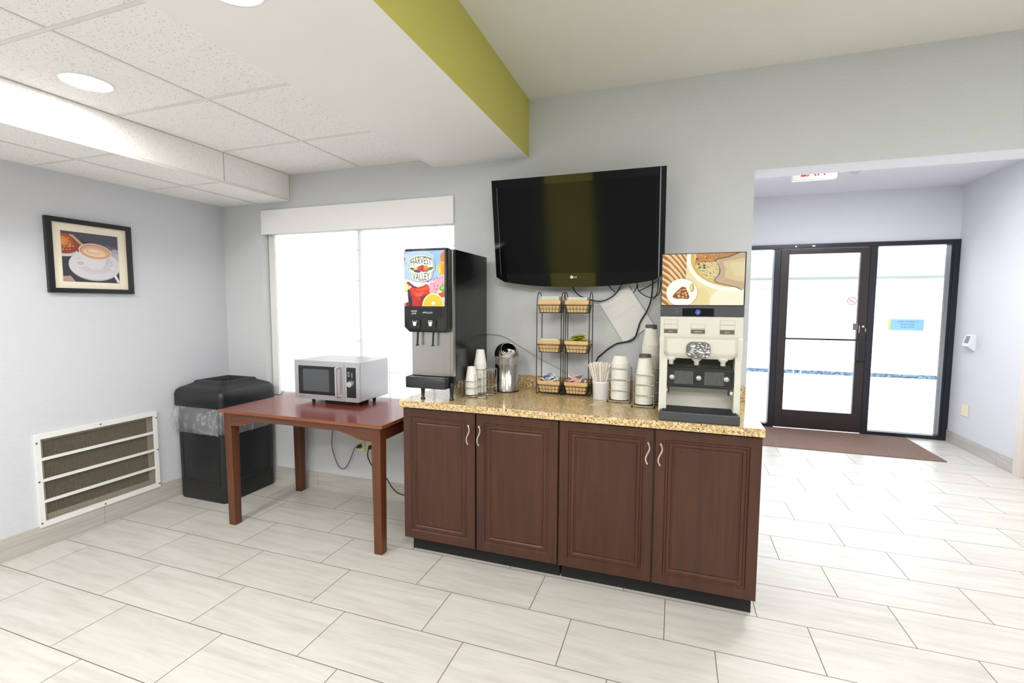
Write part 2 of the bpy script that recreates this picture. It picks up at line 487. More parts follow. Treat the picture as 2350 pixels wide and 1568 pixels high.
def root(name, loc, label, cat, group=None):
    o = bpy.data.objects.new(name, None); COL.objects.link(o); o.location = loc; o.empty_display_size = .05
    o['label'] = label; o['category'] = cat
    if group: o['group'] = group
    return o
def tag(o, label, cat, group=None):
    o['label'] = label; o['category'] = cat
    if group: o['group'] = group
    return o
def copy_tree(o, loc=None, parent=None, label=None, group=None, rot=None):
    c = o.copy(); COL.objects.link(c)
    if parent is not None: c.parent = parent
    if loc is not None: c.location = loc
    if rot is not None: c.rotation_euler = rot
    if label: c['label'] = label
    if group: c['group'] = group
    for ch in list(o.children): copy_tree(ch, parent=c)
    return c
def struct(mb, name, mats, bevel=0.): return mb.build(name, mats, None, bevel, kind='structure')

# ------------------------------------------------------------------ dimensions
XL = -3.515; ZC = 2.735; ZT = 2.434; ZS = 2.236; XSF = -2.81; XB = -1.58; XG = -.905; ZG = 2.38
XO = .39; ZO = 2.192; YW = .19; YD = 3.40; XR = 2.828; YBK = -5.6; XRR = 5.2; ZTOP = .911
WX0, WX1, WZ0, WZ1 = -3.11, -1.43, .70, 2.10

# ------------------------------------------------------------------ room shell
struct(MB().box(XL - .15, XRR + .15, YBK - .15, YD, -.12, 0), 'floor', M_floor)
# left wall with the opening for the air grille
GY0, GY1, GZ0, GZ1 = -1.275, -.628, .150, .655
mb = MB()
mb.box(XL - .15, XL, YBK, GY0, 0, ZC); mb.box(XL - .15, XL, GY1, YW, 0, ZC)
mb.box(XL - .15, XL, GY0, GY1, 0, GZ0); mb.box(XL - .15, XL, GY0, GY1, GZ1, ZC)
struct(mb, 'wall_left', M_wall)
mb = MB()
mb.box(XL, WX0, 0, YW, 0, ZC); mb.box(WX1, XO, 0, YW, 0, ZC); mb.box(WX0, WX1, 0, YW, 0, WZ0); mb.box(WX0, WX1, 0, YW, WZ1, ZC)
struct(mb, 'wall_back', M_wall2)
struct(MB().box(XO, XRR, 0, YW, ZO, ZC, 0, {'bottom': 1}), 'wall_header', [M_wall2, M_hceil])
struct(MB().box(XL - .15, XRR + .15, YBK - .15, YBK, 0, ZC), 'wall_rear', wall_mat('rear_dimmed', (96, 97, 100)))  # darkened colour stands in for the dim lobby mirrored in the screen
struct(MB().box(-2.15, -1.35, YBK, YBK + .12, 0, ZT - .06), 'wall_pilaster', M_green)
struct(MB().box(XRR, XRR + .15, YBK, YD, 0, ZC), 'wall_right', M_wall)
struct(MB().box(XO - .15, XO, YW, YD + .1, 0, ZC), 'wall_hall_left', M_hall)
mb = MB(); mb.box(XR, XR + .12, 2.28, YD + .1, 0, ZC); mb.box(XR, XR + .12, 1.2, 2.28, 2.12, ZC); mb.box(XR, XR + .12, .35, 1.2, 0, ZC)
struct(mb, 'wall_hall_right', M_hall)
struct(MB().box(XO, XR, YD, YD + .12, 2.168, ZC), 'wall_hall_end', M_hall)
struct(MB().box(XR + .02, XR + .07, 1.2, 2.24, .005, 2.10), 'door_2', plain('beige_door', (214, 206, 192), .5))
mb = MB(); mb.box(XR - .018, XR + .12, 2.20, 2.28, 0, 2.16); mb.box(XR - .018, XR + .12, 1.16, 2.20, 2.09, 2.16); mb.box(XR - .018, XR + .12, 1.16, 1.24, 0, 2.09)
struct(mb, 'trim_1', plain('casing_paint', (216, 208, 200), .45), .003)
# ceilings
struct(MB().box(XG, XRR + .15, YBK - .15, 0, ZC, ZC + .12), 'ceiling', M_ceil)
struct(MB().box(XG, XRR + .15, 0, YD + .3, ZC, ZC + .12), 'ceiling_hall', M_hceil)
struct(MB().box(XL - .15, XG, YBK - .15, YD * 0 + YW, ZC, ZC + .12), 'ceiling_upper', M_ceil)
struct(MB().box(XB, XG, YBK, 0, ZG, ZC, 0, {'right': 1}), 'ceiling_beam', [M_beam, M_green])
struct(MB().box(XSF, XB, YBK, 0, ZT, ZT + .03), 'ceiling_tiled', M_acou)
struct(MB().box(XL, XSF, YBK, 0, ZS, ZT + .03), 'ceiling_soffit', M_acou)
# ceiling grid: slim bars between the tiles, edge angles
M_tbar = plain('grid_white', (226, 224, 220), .5); M_gap = plain('grid_gap', (186, 180, 170), .8)
mb = MB()
mb.box(-2.178, -2.162, YBK, 0, ZT - .002, ZT, 0); mb.box(-2.162, -2.1608, YBK, 0, ZT - .0022, ZT, 1)
for k in range(8):
    y = -.58 - .61 * k
    mb.box(XSF, XB, y - .008, y + .008, ZT - .0026, ZT, 0); mb.box(XSF, XB, y + .008, y + .0092, ZT - .0028, ZT, 1)
mb.box(XSF, XB, -.018, 0, ZT - .003, ZT, 0); mb.box(XSF, XSF + .004, YBK, 0, ZT - .004, ZT, 1)
mb.box(-3.138, -3.124, YBK, 0, ZS - .002, ZS, 0); mb.box(-3.124, -3.1225, YBK, 0, ZS - .0022, ZS, 1)
for k in range(8):
    y = -.598 - .61 * k
    mb.box(XL, XSF, y - .007, y + .007, ZS - .0026, ZS, 0); mb.box(XL, XSF, y + .007, y + .0085, ZS - .0022, ZS, 1)
mb.box(XL, XL + .016, YBK, 0, ZS - .003, ZS, 0); mb.box(XL, XSF, -.016, 0, ZS - .003, ZS, 0)
mb.box(XSF, XSF + .003, YBK, 0, ZS - .002, ZS + .016, 0)
mb.box(XSF, XSF + .0025, -.570, -.566, ZS, ZT, 1); mb.box(XSF, XSF + .004, -.013, 0, ZS, ZT, 0); mb.box(XSF, XSF + .005, -.016, -.013, ZS, ZT, 1)
struct(mb, 'trim_2', [M_tbar, M_gap])
# baseboards
struct(MB().box(XL, XL + .01, YBK, 0, 0, .1346), 'baseboard_left', M_base)
struct(MB().box(XL + .01, XO, -.01, 0, 0, .1346), 'baseboard_back', M_base)
struct(MB().box(XR - .01, XR, 2.285, YD, 0, .126), 'baseboard_hall', M_base)
struct(MB().box(XO, XO + .01, YW, YD, 0, .126), 'baseboard_hall_left', M_base)

# ------------------------------------------------------------------ window behind the table
w = MB(); y0, y1 = .10, .15
fw = .045
w.box(WX0, WX0 + fw, y0, y1, WZ0, WZ1); w.box(WX1 - fw, WX1, y0, y1, WZ0, WZ1)
w.box(WX0, WX1, y0, y1, WZ0, WZ0 + fw); w.box(WX0, WX1, y0, y1, WZ1 - fw, WZ1)
w.box(-2.285, -2.235, y0, y1, WZ0, WZ1)
wn = struct(w, 'window_1', M_white, .003)
mt = MB()
for (a, b) in ((WX0 + fw, -2.285), (-2.235, WX1 - fw)):
    for i in range(1, 4): x = a + (b - a) * i / 4; mt.box(x - .006, x + .006, .13, .142, WZ0, WZ1)
    for i in range(1, 6): z = WZ0 + (WZ1 - WZ0) * i / 6; mt.box(a, b, .13, .142, z - .006, z + .006)
mt.build('window_muntin', M_white, wn)
MB().box(WX0 + .02, WX1 - .02, .143, .147, WZ0 + .02, WZ1 - .02).build('window_pane', M_glass, wn)
struct(MB().box(WX0, WX1, -.005, .10, WZ0 - .02, WZ0 + .003), 'window_sill', M_white, .003)
# sheer vertical blind hanging in the recess and its valance
r = root('window_blind', (-2.27, .05, WZ0 + .03), 'sheer white window blind filling the window behind the microwave', 'blind')
b = MB()
nsl = 170; xs0, xs1 = -3.045, -1.44
pts = []
for i in range(nsl + 1):
    x = xs0 + (xs1 - xs0) * i / nsl; pts.append((x, .070 + .006 * math.sin(i * .75) + .003 * math.sin(i * .21)))
vs = [(x, y, WZ0 + .035) for x, y in pts] + [(x, y, 2.03) for x, y in pts]; n = len(pts)
b.add(vs, [(i, i + 1, n + i + 1, n + i) for i in range(n - 1)], 0, True)
b.build('sheer_fabric', M_sheer, r)
MB().box(-3.105, -3.045, .055, .082, WZ0 + .012, 2.00).build('edge_vane', M_white, r, .004)
MB().box(-3.10, -1.44, .045, .095, 2.0, 2.06).build('head_rail', M_white, r, .004)
r = root('window_valance', (-2.265, 0, 1.996), 'flat white valance board across the top of the window', 'valance')
MB().box(-3.10, -1.43, -.016, -.001, 1.996, 2.181).build('valance_board', M_valance, r, .002)

# ------------------------------------------------------------------ downlights
def downlight(x, y, z, label, rad=.085):
    t = root('recessed_light', (x, y, z), label, 'ceiling light', 'round recessed ceiling lights')
    MB().lathe([(rad, 0), (rad + .004, -.005), (rad + .014, -.005), (rad + .018, 0)], (x, y, z), 40).build('trim_ring', M_white, t)
    MB().lathe([(0.0001, -.0045), (rad * .8, -.0042), (rad + .001, -.003)], (x, y, z), 40).build('light_lens', M_lens, t)
downlight(-2.515, -1.487, ZT, 'round recessed light glowing in the speckled tile ceiling')
downlight(-1.262, -1.83, ZG, 'round recessed light in the smooth white beam at the top edge')

# ------------------------------------------------------------------ wall grille
r = root('air_grille', (XL, -.95, .402), 'white metal air return grille low on the left wall', 'vent')
fr = leftw(XL)
g = MB()
def frame_rect(mb, u0, u1, v0, v1, t, fr, d0, d1, m=0):
    mb.prism(rect(u0, u1, v1 - t[0], v1), fr, d0, d1, m); mb.prism(rect(u0, u1, v0, v0 + t[1]), fr, d0, d1, m)
    mb.prism(rect(u0, u0 + t[2], v0 + t[1], v1 - t[0]), fr, d0, d1, m); mb.prism(rect(u1 - t[3], u1, v0 + t[1], v1 - t[0]), fr, d0, d1, m)
frame_rect(g, -1.295, -.608, .124, .681, (.031, .031, .026, .024), fr, .0005, .016)
g.build('grille_frame', M_white, r, .002)
for i, z in enumerate((.5285, .4005, .2735)):
    MB().prism(rect(-1.27, -.632, z - .008, z + .008), fr, .0, .014).build('cross_bar', M_white, r, .002)
g = MB(); nw = 96
for i in range(nw):
    u = -1.267 + (.635) * i / (nw - 1)
    g.prism(rect(u - .0007, u + .0007, .153, .652), fr, -.002, .002)
g.build('grille_wires', plain('grille_wire', (142, 134, 118), .5), r, kind='stuff')
g = MB(); frame_rect(g, -1.274, -.629, .151, .654, (.022, .034, .028, .032), fr, -.022, -.016); g.build('inner_frame', plain('inner_cream', (214, 206, 192), .6), r)
MB().prism(rect(-1.26, -.645, .165, .648), fr, -.05, -.026).build('coil', M_coil, r)
for (u, v) in ((-1.288, .632), (-1.288, .40), (-1.288, .15), (-.615, .632), (-.615, .40), (-.615, .15), (-.96, .668), (-.96, .137)):
    MB().cyl(fr.p(u, v, .015), fr.p(u, v, .019), .0055, .0045, 10).build('screw', plain('screw_grey', (120, 116, 112), .4, metal=.8), r)

# ------------------------------------------------------------------ framed picture
r = root('framed_picture', (XL, -.949, 1.738), 'black framed photo of a cappuccino cup on the left wall', 'picture')
g = MB(); frame_rect(g, -1.180, -.718, 1.513, 1.962, (.028, .028, .030, .028), fr, .002, .026); g.build('picture_frame', M_black, r, .003)
MB().prism(rect(-1.154, -.742, 1.537, 1.938), fr, .004, .012).build('picture_mat', plain('cream_mat', (236, 226, 206), .7), r)
A = Art(-1.104, -.797, 1.582, 1.887, fr, .0122, 'cappuccino')
A.poly(rect(0, 1, 0, 1), (66, 64, 74)); A.poly([(0, 0), (1, 0), (1, .35), (.45, .18), (0, .1)], (84, 84, 100))
A.poly([(.75, .2), (1, .25), (1, .55), (.8, .42)], (112, 108, 128))
A.e(.02, .42, .27, .085, (226, 224, 230)); A.e(.06, .25, .25, .2, (166, 74, 48)); A.e(.03, .2, .17, .14, (196, 96, 46)); A.e(.03, .2, .09, .09, (232, 150, 66))
A.poly([(.12, .05), (.2, .06), (.38, .24), (.34, .27)], (214, 176, 150))
for i in range(26):
    a, q = random.uniform(0, 6.28), random.uniform(.05, .2)
    A.e(.08 + q * math.cos(a), .26 + .8 * q * math.sin(a), .012, .01, (232, 196, 166), keep=True, n=7)
A.e(.93, .45, .14, .17, (190, 180, 196)); A.e(.96, .5, .1, .12, (206, 198, 210))
A.poly([(.0, .9), (.12, .88), (.2, 1.), (0, 1.)], (190, 164, 150))
A.e(.56, .66, .46, .31, (196, 192, 204)); A.e(.56, .645, .46, .30, (232, 230, 236)); A.e(.56, .62, .34, .2, (222, 219, 227))
A.e(.3, .62, .11, .075, (236, 233, 238)); A.e(.3, .62, .06, .035, (208, 204, 214))
A.poly([(.28, .36), (.86, .36), (.83, .52), (.76, .66), (.66, .73), (.5, .73), (.38, .66), (.31, .52)], (238, 234, 238))
A.poly([(.78, .45), (.86, .36), (.83, .52), (.76, .66), (.70, .70)], (222, 214, 220))
A.e(.57, .36, .295, .16, (244, 214, 198), .08); A.e(.57, .365, .27, .14, (206, 146, 110), .08); A.e(.575, .37, .255, .125, (236, 184, 142), .08)
A.e(.56, .385, .2, .085, (252, 220, 184), .1); A.e(.53, .36, .12, .05, (240, 190, 150), .1); A.e(.54, .355, .1, .035, (255, 232, 206), .1)
A.poly([(.82, .68), (.9, .64), (.93, .7), (.86, .73)], (246, 244, 248)); A.poly([(.88, .84), (.93, .82), (1., .97), (.96, 1.)], (240, 240, 246))
A.mb.build('picture_print', A.mats, r)

# ------------------------------------------------------------------ black trash bin with clear liner
BX0, BX1, BY0, BY1 = -3.492, -3.030, -.480, -.018
r = root('trash_bin', ((BX0 + BX1) / 2, (BY0 + BY1) / 2, 0), 'large black square trash bin in the corner with a clear bag hanging out', 'trash bin')
def sq_ring(cx, cy, hw, z, rad, n=5): return [(x, y, z) for x, y in rrect(cx - hw, cx + hw, cy - hw, cy + hw, rad, n)]
def loft(mb, rings, m=0, cap0=True, cap1=True, sm=True):
    n = len(rings[0]); vs = [v for q in rings for v in q]
    fs = [(k * n + i, k * n + (i + 1) % n, (k + 1) * n + (i + 1) % n, (k + 1) * n + i) for k in range(len(rings) - 1) for i in range(n)]
    mb.add(vs, fs, m, sm)
    if cap0: mb.add(rings[0], [tuple(reversed(range(n)))], m)
    if cap1: mb.add(rings[-1], [tuple(range(n))], m)
cx, cy = (BX0 + BX1) / 2, (BY0 + BY1) / 2
b = MB()
loft(b, [sq_ring(cx, cy, .222, .0, .03), sq_ring(cx, cy, .226, .012, .032), sq_ring(cx, cy, .226, .10, .032), sq_ring(cx, cy, .229, .60, .034), sq_ring(cx, cy, .226, .70, .034)], 0)
bb = b.build('bin_body', M_binb, r)
b = MB()   # raised panel outlines on the two visible sides
for fr_, u0, u1 in ((front(BY0 + .001), BX0 + .04, BX1 - .045), (Fr((BX1 + .0, 0, 0), (0, 1, 0), (0, 0, 1), (1, 0, 0)), BY0 + .05, BY1 - .04)):
    b.rings(u0, u1, .13, .66, fr_, [(0, -.006), (.004, .003), (.012, .003), (.018, -.006)], cap=False)
b.build('panel_ribs', M_binb, bb)
b = MB(); hw = .2445
loft(b, [sq_ring(cx + .003, cy - .001, hw - .004, .700, .03), sq_ring(cx + .003, cy - .001, hw, .705, .034), sq_ring(cx + .003, cy - .001, hw, .790, .036), sq_ring(cx + .003, cy - .001, hw - .006, .815, .040),
         sq_ring(cx + .003, cy - .001, hw - .022, .833, .045), sq_ring(cx + .003, cy - .001, hw - .05, .846, .05), sq_ring(cx + .003, cy, .155, .862, .02), sq_ring(cx + .003, cy, .145, .878, .016),
         sq_ring(cx + .003, cy, .128, .880, .012), sq_ring(cx + .003, cy, .120, .874, .010), sq_ring(cx + .003, cy, .105, .79, .008)], 0, False, True)
b.build('bin_lid', M_binb, r)
b = MB()
rng = random.Random(3); ringsL = []
N = 120
base = rrect(-1, 1, -1, 1, .18, 29)
for j, (z, hwj, amp) in enumerate(((.703, .232, .000), (.68, .240, .003), (.64, .247, .007), (.59, .251, .009), (.545, .250, .009), (.505, .246, .007))):
    ring_ = []
    for i, (u, v) in enumerate(base):
        a = amp * (math.sin(i * .55 + j * .3) + .7 * math.sin(i * 1.3 + j * .8) + .5 * rng.uniform(-1, 1))
        q = hwj + a
        px, py = cx + u * q, cy + v * q
        px = max(px, XL + .012); py = min(py, -.012)
        ring_.append((px, py, z + (.012 * math.sin(i * .13) if j == 5 else 0) + (rng.uniform(-.006, .006) if j > 3 else 0)))
    ringsL.append(ring_)
loft(b, ringsL, 0, False, False)
b.build('bag_liner', M_liner, r)

# ------------------------------------------------------------------ table
TX0, TX1, TY0, TY1 = -2.765, -1.5345, -.717, -.030
r = root('side_table', ((TX0 + TX1) / 2, (TY0 + TY1) / 2, 0), 'reddish brown wooden table carrying the microwave', 'table')
MB().box(TX0, TX1, TY0, TY1, .752, .771, 1, {'top': 0}).build('tabletop', [M_table, wood_mat('tabletop_edge', (104, 52, 26), (150, 92, 54), .35, 'X')], r, .004, 3)
def apron(x0, x1, fr, d0, d1):
    o = [(x0, .752), (x0, .667)]
    L = x1 - x0
    for i in range(7): t = i / 6; o.append((x0 + .03 + t * .22, .667 + .043 * (t * t * (3 - 2 * t))))
    for i in range(7): t = 1 - i / 6; o.append((x1 - .03 - t * .22, .667 + .043 * (t * t * (3 - 2 * t))))
    o += [(x1, .667), (x1, .752)]
    return MB().prism(o, fr, d0, d1)
apron(TX0 + .08, TX1 - .08, front(-.68), -.0, .018).build('apron', M_apr, r, .0015)
apron(TX0 + .08, TX1 - .08, front(-.09), -.0, .018).build('apron', M_apr, r, .0015)
M_apry = wood_mat('mahogany_apron_side', (70, 32, 16), (100, 50, 28), .32, 'Y')
for x in (TX0 + .035, TX1 - .053):
    MB().prism([(-.66, .752), (-.66, .667), (-.09, .667), (-.09, .752)], leftw(x), 0, .018).build('apron', M_apry, r, .0015)
def leg(x, y):
    s1, s0 = .031, .026
    vs = [(x - s0, y - s0, 0), (x + s0, y - s0, 0), (x + s0, y + s0, 0), (x - s0, y + s0, 0), (x - s1, y - s1, .752), (x + s1, y - s1, .752), (x + s1, y + s1, .752), (x - s1, y + s1, .752)]
    MB().hexa(vs).build('leg', M_leg, r, .003)
leg(-2.714, -.668); leg(-1.590, -.668); leg(-2.728, -.075); leg(-1.590, -.075)

# ------------------------------------------------------------------ microwave
X0, X1, Y0, Z0, Z1 = -2.484, -1.960, -.355, .801, 1.066; YB = -.012
r = root('microwave', ((X0 + X1) / 2, (Y0 + YB) / 2, .771), 'stainless steel microwave oven with dial knob on the wooden table', 'microwave')
MB().box(X0, X1, Y0 + .022, YB, Z0, Z1).build('housing', M_mwsteel, r, .004)
fr = front(Y0 + .022); W = X1 - X0; H = Z1 - Z0
dx = X0 + .79 * W
d = MB(); wu0, wu1, wv0, wv1 = X0 + .062 * W, X0 + .665 * W, Z0 + .125 * H, Z0 + .865 * H
d.prism(rect(X0, dx - .001, wv1, Z1), fr, 0, .022); d.prism(rect(X0, dx - .001, Z0, wv0), fr, 0, .022)
d.prism(rect(X0, wu0, wv0, wv1), fr, 0, .022); d.prism(rect(wu1, dx - .001, wv0, wv1), fr, 0, .022)
dr = d.build('door', M_mwsteel, r, .0015)
MB().prism(rect(wu0, wu1, wv0, wv1), fr, .012, .019).build('door_window', plain('mw_black_glass', (22, 23, 25), .1), dr)
MB().prism(rrect(wu0 + .035, wu1 - .062, wv0 + .022, wv1 - .022, .006), fr, .019, .0193).build('window_screen', plain('mw_screen_grey', (78, 82, 86), .3), dr)
hx = X0 + .705 * W
h = MB(); h.tube([(hx, Y0 + .002, wv0 - .002), (hx, Y0 - .024, wv0 + .004), (hx, Y0 - .028, wv0 + .02), (hx, Y0 - .028, wv1 - .02), (hx, Y0 - .024, wv1 - .004), (hx, Y0 + .002, wv1 + .002)], .0085, 10, smooth=4)
h.build('door_handle', plain('handle_silver', (205, 204, 204), .3, metal=.7), dr)
lg = MB(); put_text(lg, 'Amana', fr, X0 + .115 * W, Z0 + .045 * H, .011, .0223, 0); lg.build('maker_mark', plain('mark_dark', (70, 64, 64), .5), dr)
MB().prism(rect(dx + .001, X1, Z0, Z1), fr, 0, .022).build('control_fascia', M_mwsteel, r, .0015)
cu0, cu1 = X0 + .825 * W, X0 + .965 * W
cp = MB().prism(rect(cu0, cu1, wv0 - .004, wv1 + .002), fr, .0222, .0228).build('control_panel', plain('panel_black', (14, 16, 18), .25), r)
ck = MB()
for i in range(4):
    ck.prism(ell(cu0 + .012, wv1 - .03 - i * .009, .0022, .0022, 8), fr, .0229, .0232); ck.prism(rect(cu0 + .017, cu0 + .025, wv1 - .031 - i * .009, wv1 - .029 - i * .009), fr, .0229, .0232)
ck.prism(rect(cu0 + .042, cu0 + .045, wv1 - .062, wv1 - .032), fr, .0229, .0232)
for i in range(9):
    a = math.radians(-120 + 30 * i + 90); ck.prism(ell((cu0 + cu1) / 2 + .027 * math.cos(a), Z0 + .46 * H + .027 * math.sin(a), .0012, .0012, 6), fr, .0229, .0232)
ck.build('panel_marks', M_logo, cp)
kc = ((cu0 + cu1) / 2, Z0 + .46 * H)
MB().cyl(fr.p(kc[0], kc[1], .0228), fr.p(kc[0], kc[1], .046), .021, .0185, 28).box(kc[0] - .002, kc[0] + .002, fr.p(0, 0, .048).y, fr.p(0, 0, .04).y, kc[1] - .018, kc[1] + .018).build('timer_knob', plain('knob_silver', (196, 200, 204), .3, metal=.5), cp)
for x, y in ((X0 + .125, Y0 + .035), (X1 - .035, Y0 + .035), (X0 + .06, YB - .05), (X1 - .03, YB - .13)):
    MB().cyl((x, y, .771), (x, y, .803), .010, .014, 14).build('foot', M_black, r)
MB().box(X0 + .22, X1 - .045, Y0 + .035, Y0 + .17, .772, .7995).build('underside_shadow', M_blackm, r, .004)  # black block stands in for shadow and reflection underneath, plus the front foot

# ------------------------------------------------------------------ outlets and cords under the table
def outlet(x, z, y, label):
    r = root('wall_outlet', (x, 0, z), label, 'outlet', 'outlets on the back wall under the table')
    f = front(0)
    MB().prism(rrect(x - .036, x + .036, z - .059, z + .059, .004), f, .0, .006).build('outlet_plate', M_ivory, r, .001)
    q = MB(); q.prism(rrect(x - .016, x + .016, z + .008, z + .036, .007), f, .006, .0085); q.prism(rrect(x - .016, x + .016, z - .036, z - .008, .007), f, .006, .0085)
    q.build('socket_face', M_ivory, r)
outlet(-2.215, .402, 0, 'ivory wall outlet with the green plug, nearer the table middle')
outlet(-2.128, .402, 0, 'ivory wall outlet with the black plug, beside the front table leg')
c = root('power_cord', (-2.35, -.02, .19), 'thin grey cord looping from under the table to the outlet', 'cord')
pts = [(-2.445, -.035, .66), (-2.447, -.03, .52), (-2.467, -.022, .392), (-2.463, -.02, .335), (-2.434, -.02, .252), (-2.402, -.02, .203), (-2.374, -.02, .195), (-2.345, -.02, .208), (-2.31, -.02, .257), (-2.281, -.022, .317), (-2.252, -.03, .372), (-2.225, -.034, .384)]
MB().tube(pts, .0030, 8, smooth=5).build('cable', M_gcord, c)
MB().cyl((-2.228, -.035, .384), (-2.21, -.010, .384), .011, .015, 12).build('plug', plain('green_plug', (60, 84, 56), .5), c, label='green plug')
c = root('power_cord', (-1.95, -.03, .02), 'black power cord running from the outlet behind the cabinet', 'cord')
pts = [(-2.118, -.034, .384), (-2.128, -.035, .366), (-2.134, -.03, .314), (-2.10, -.025, .249), (-2.03, -.03, .205), (-1.955, -.06, .185), (-1.90, -.08, .138), (-1.845, -.09, .105), (-1.78, -.09, .095), (-1.68, -.08, .095), (-1.50, -.05, .11), (-1.462, -.045, .12)]
MB().tube(pts, .0042, 8, smooth=5).build('cable', M_cord, c)
MB().cyl((-2.118, -.034, .384), (-2.128, -.010, .384), .011, .016, 12).build('plug', M_cord, c)

# ------------------------------------------------------------------ base cabinets
YDR = -.6245; YBOX = -.605
def cabinet(x0, x1, doors, label, handles):
    r = root('base_cabinet', ((x0 + x1) / 2, -.31, 0), label, 'cabinet', 'dark wood base cabinets under the granite')
    b = MB(); b.box(x0, x1, YBOX, -.011, .098, .871); b.build('cabinet_body', M_cab, r, .001)
    MB().box(x0 + (.017 if x0 < -1 else .004), x1 - (.010 if x1 > 0 else .004), -.5495, -.03, 0, .098).build('toe_kick', M_blackm, r)
    f = front(YBOX)
    prof = [(0, 0), (0, .018), (.0015, .0195), (.046, .0195), (.050, .014), (.058, .0135), (.062, .0175), (.075, .0165), (.079, .0125), (.084, .0135), (.088, .0165)]
    for (a, bb), hx in zip(doors, handles):
        dr = MB(); dr.rings(a, bb, .102, .863, f, prof, 0); d = dr.build('door', M_cab, r)
        h = MB(); y = YDR - .028
        P = []
        for i in range(13):
            t = i / 12; P.append((hx - .0085 * math.sin(t * 2 * PI), y - .003 * math.sin(t * PI), .697 + .108 * t))
        h.tube(P, .0042, 8, smooth=2)
        for z, xx in ((.703, hx), (.799, hx)): h.cyl((xx, YDR - .001, z), (xx, y, z), .0035, n=8)
        h.build('door_handle', M_nickel, d)
    return r
cabinet(-1.4566, -.5435, [(-1.453, -1.0085), (-.9995, -.5475)], 'dark cherry double door base cabinet on the left under the juice dispenser', [-1.037, -.9745])
cabinet(-.5425, .387, [(-.539, -.0795), (-.0715, .384)], 'dark cherry double door base cabinet on the right under the coffee machine', [-.105, -.048])
r = root('granite_countertop', (-.535, -.33, .872), 'speckled tan granite countertop with backsplash over the cabinets', 'countertop')
MB().box(-1.462, .389, -.655, -.0005, .873, ZTOP).build('counter_slab', M_gran, r, .003)
MB().box(-1.428, .388, -.021, -.0005, ZTOP, .9936).build('backsplash', M_gran, r, .002)

# ------------------------------------------------------------------ television
TZT, TZB = 2.203, 1.562; TXL, TXR = -1.083, -.066
tilt = math.atan2(.10, TZT - TZB)
n_ = Vector((0, -math.cos(tilt), -math.sin(tilt))); v_ = Vector((0, -math.sin(tilt), math.cos(tilt)))
tcx = (TXL + TXR) / 2
TF = Fr((tcx, -.10, TZB), (1, 0, 0), v_, n_); TH = (TZT - TZB) / math.cos(tilt); hw = (TXR - TXL) / 2
r = root('television', (tcx, 0, TZB), 'black flat screen television tilted down on the back wall', 'television')
def tv_out(ins, n=20):
    o = [(hw - ins, TH - ins), (-hw + ins, TH - ins)]
    for i in range(n + 1):
        t = i / n; u = -hw + ins + t * 2 * (hw - ins); e = 1 - (abs(2 * t - 1)) ** 2.4
        o.append((u, .045 + ins - .047 * e + (.02 if i in (0, n) else 0)))
    return o
b = MB(); b.prism(tv_out(.0), TF, -.018, -.004, 0); b.prism(tv_out(.003), TF, -.004, .0, 0)
b.prism(rect(-hw + .09, hw - .09, .08, TH - .06), TF, -.065, -.018, 1)
bz = b.build('tv_housing', [M_blackg, M_black], r)
SU0, SU1, SV0, SV1 = -hw + .035, hw - .040, .082, TH - .043
MB().prism(rect(SU0, SU1, SV0, SV1), TF, .0, .0006).build('tv_screen', M_screen, r)
b = MB(); b.prism(rect(hw - .032, hw - .0275, .05, TH - .004), TF, .0, .0012); b.build('bezel_trim', plain('clear_edge', (176, 184, 194), .15, metal=.3), r); b = MB(); b.prism(rect(-hw + .0335, -hw + .0345, .075, TH - .045), TF, .0, .001)
b.build('bezel_trim', plain('clear_edge', (176, 184, 194), .15, metal=.3), r)
lgo = MB(); lcx = -.022; lz = .058
lgo.flat(ell(lcx, lz, .0095, .0095, 24), TF, .0012); put_text(lgo, 'LG', TF, lcx + .0225, lz - .0052, .0105, .0012)
lgo.build('maker_mark', plain('silver_mark', (225, 225, 228), .35), r)
lf = MB(); lf.flat(rect(lcx - .0005, lcx + .0008, lz - .004, lz + .005), TF, .0015); lf.flat(rect(lcx, lcx + .0035, lz - .004, lz - .0028), TF, .0015); lf.flat(ell(lcx - .004, lz + .003, .0011, .0011, 8), TF, .0015)
lf.build('mark_detail', plain('mark_grey', (90, 92, 95), .4), r)
b = MB(); b.box(tcx - .25, tcx + .25, -.012, -.001, 1.74, 2.02); b.box(tcx - .2, tcx - .16, -.10, -.01, 1.80, 1.96); b.box(tcx + .16, tcx + .2, -.10, -.01, 1.80, 1.96)
b.build('wall_bracket', M_black, r)

# cords that hang from the television
def cord(label, strands, base=(0, 0, 0), mat=None, name='tv_cord', rad=.0035):
    c = root(name, base, label, 'cord')
    for P in strands:
        m_ = MB(); m_.tube(P, rad, 8, smooth=5); m_.build('cable', mat or M_cord, c)
    return c
cord('black cord drooping under the television toward the basket stands', [[(-.60, -.05, 1.60), (-.602, -.045, 1.562), (-.585, -.04, 1.531), (-.557, -.035, 1.507), (-.52, -.03, 1.492), (-.47, -.027, 1.478), (-.421, -.027, 1.477), (-.381, -.027, 1.493), (-.342, -.03, 1.522), (-.31, -.04, 1.57), (-.30, -.05, 1.60)]], (-.45, -.03, 1.477), rad=.0038)
cord('long black cord from the television down to the stir sticks', [[(-.131, -.05, 1.62), (-.130, -.04, 1.56), (-.138, -.025, 1.484), (-.158, -.02, 1.422), (-.195, -.02, 1.355), (-.21, -.02, 1.305), (-.225, -.018, 1.258), (-.25, -.016, 1.238), (-.299, -.016, 1.226), (-.332, -.016, 1.218), (-.385, -.016, 1.183), (-.424, -.016, 1.147), (-.448, -.016, 1.119), (-.46, -.03, 1.05), (-.46, -.035, 1.0)]], (-.46, -.03, .995), rad=.0045)
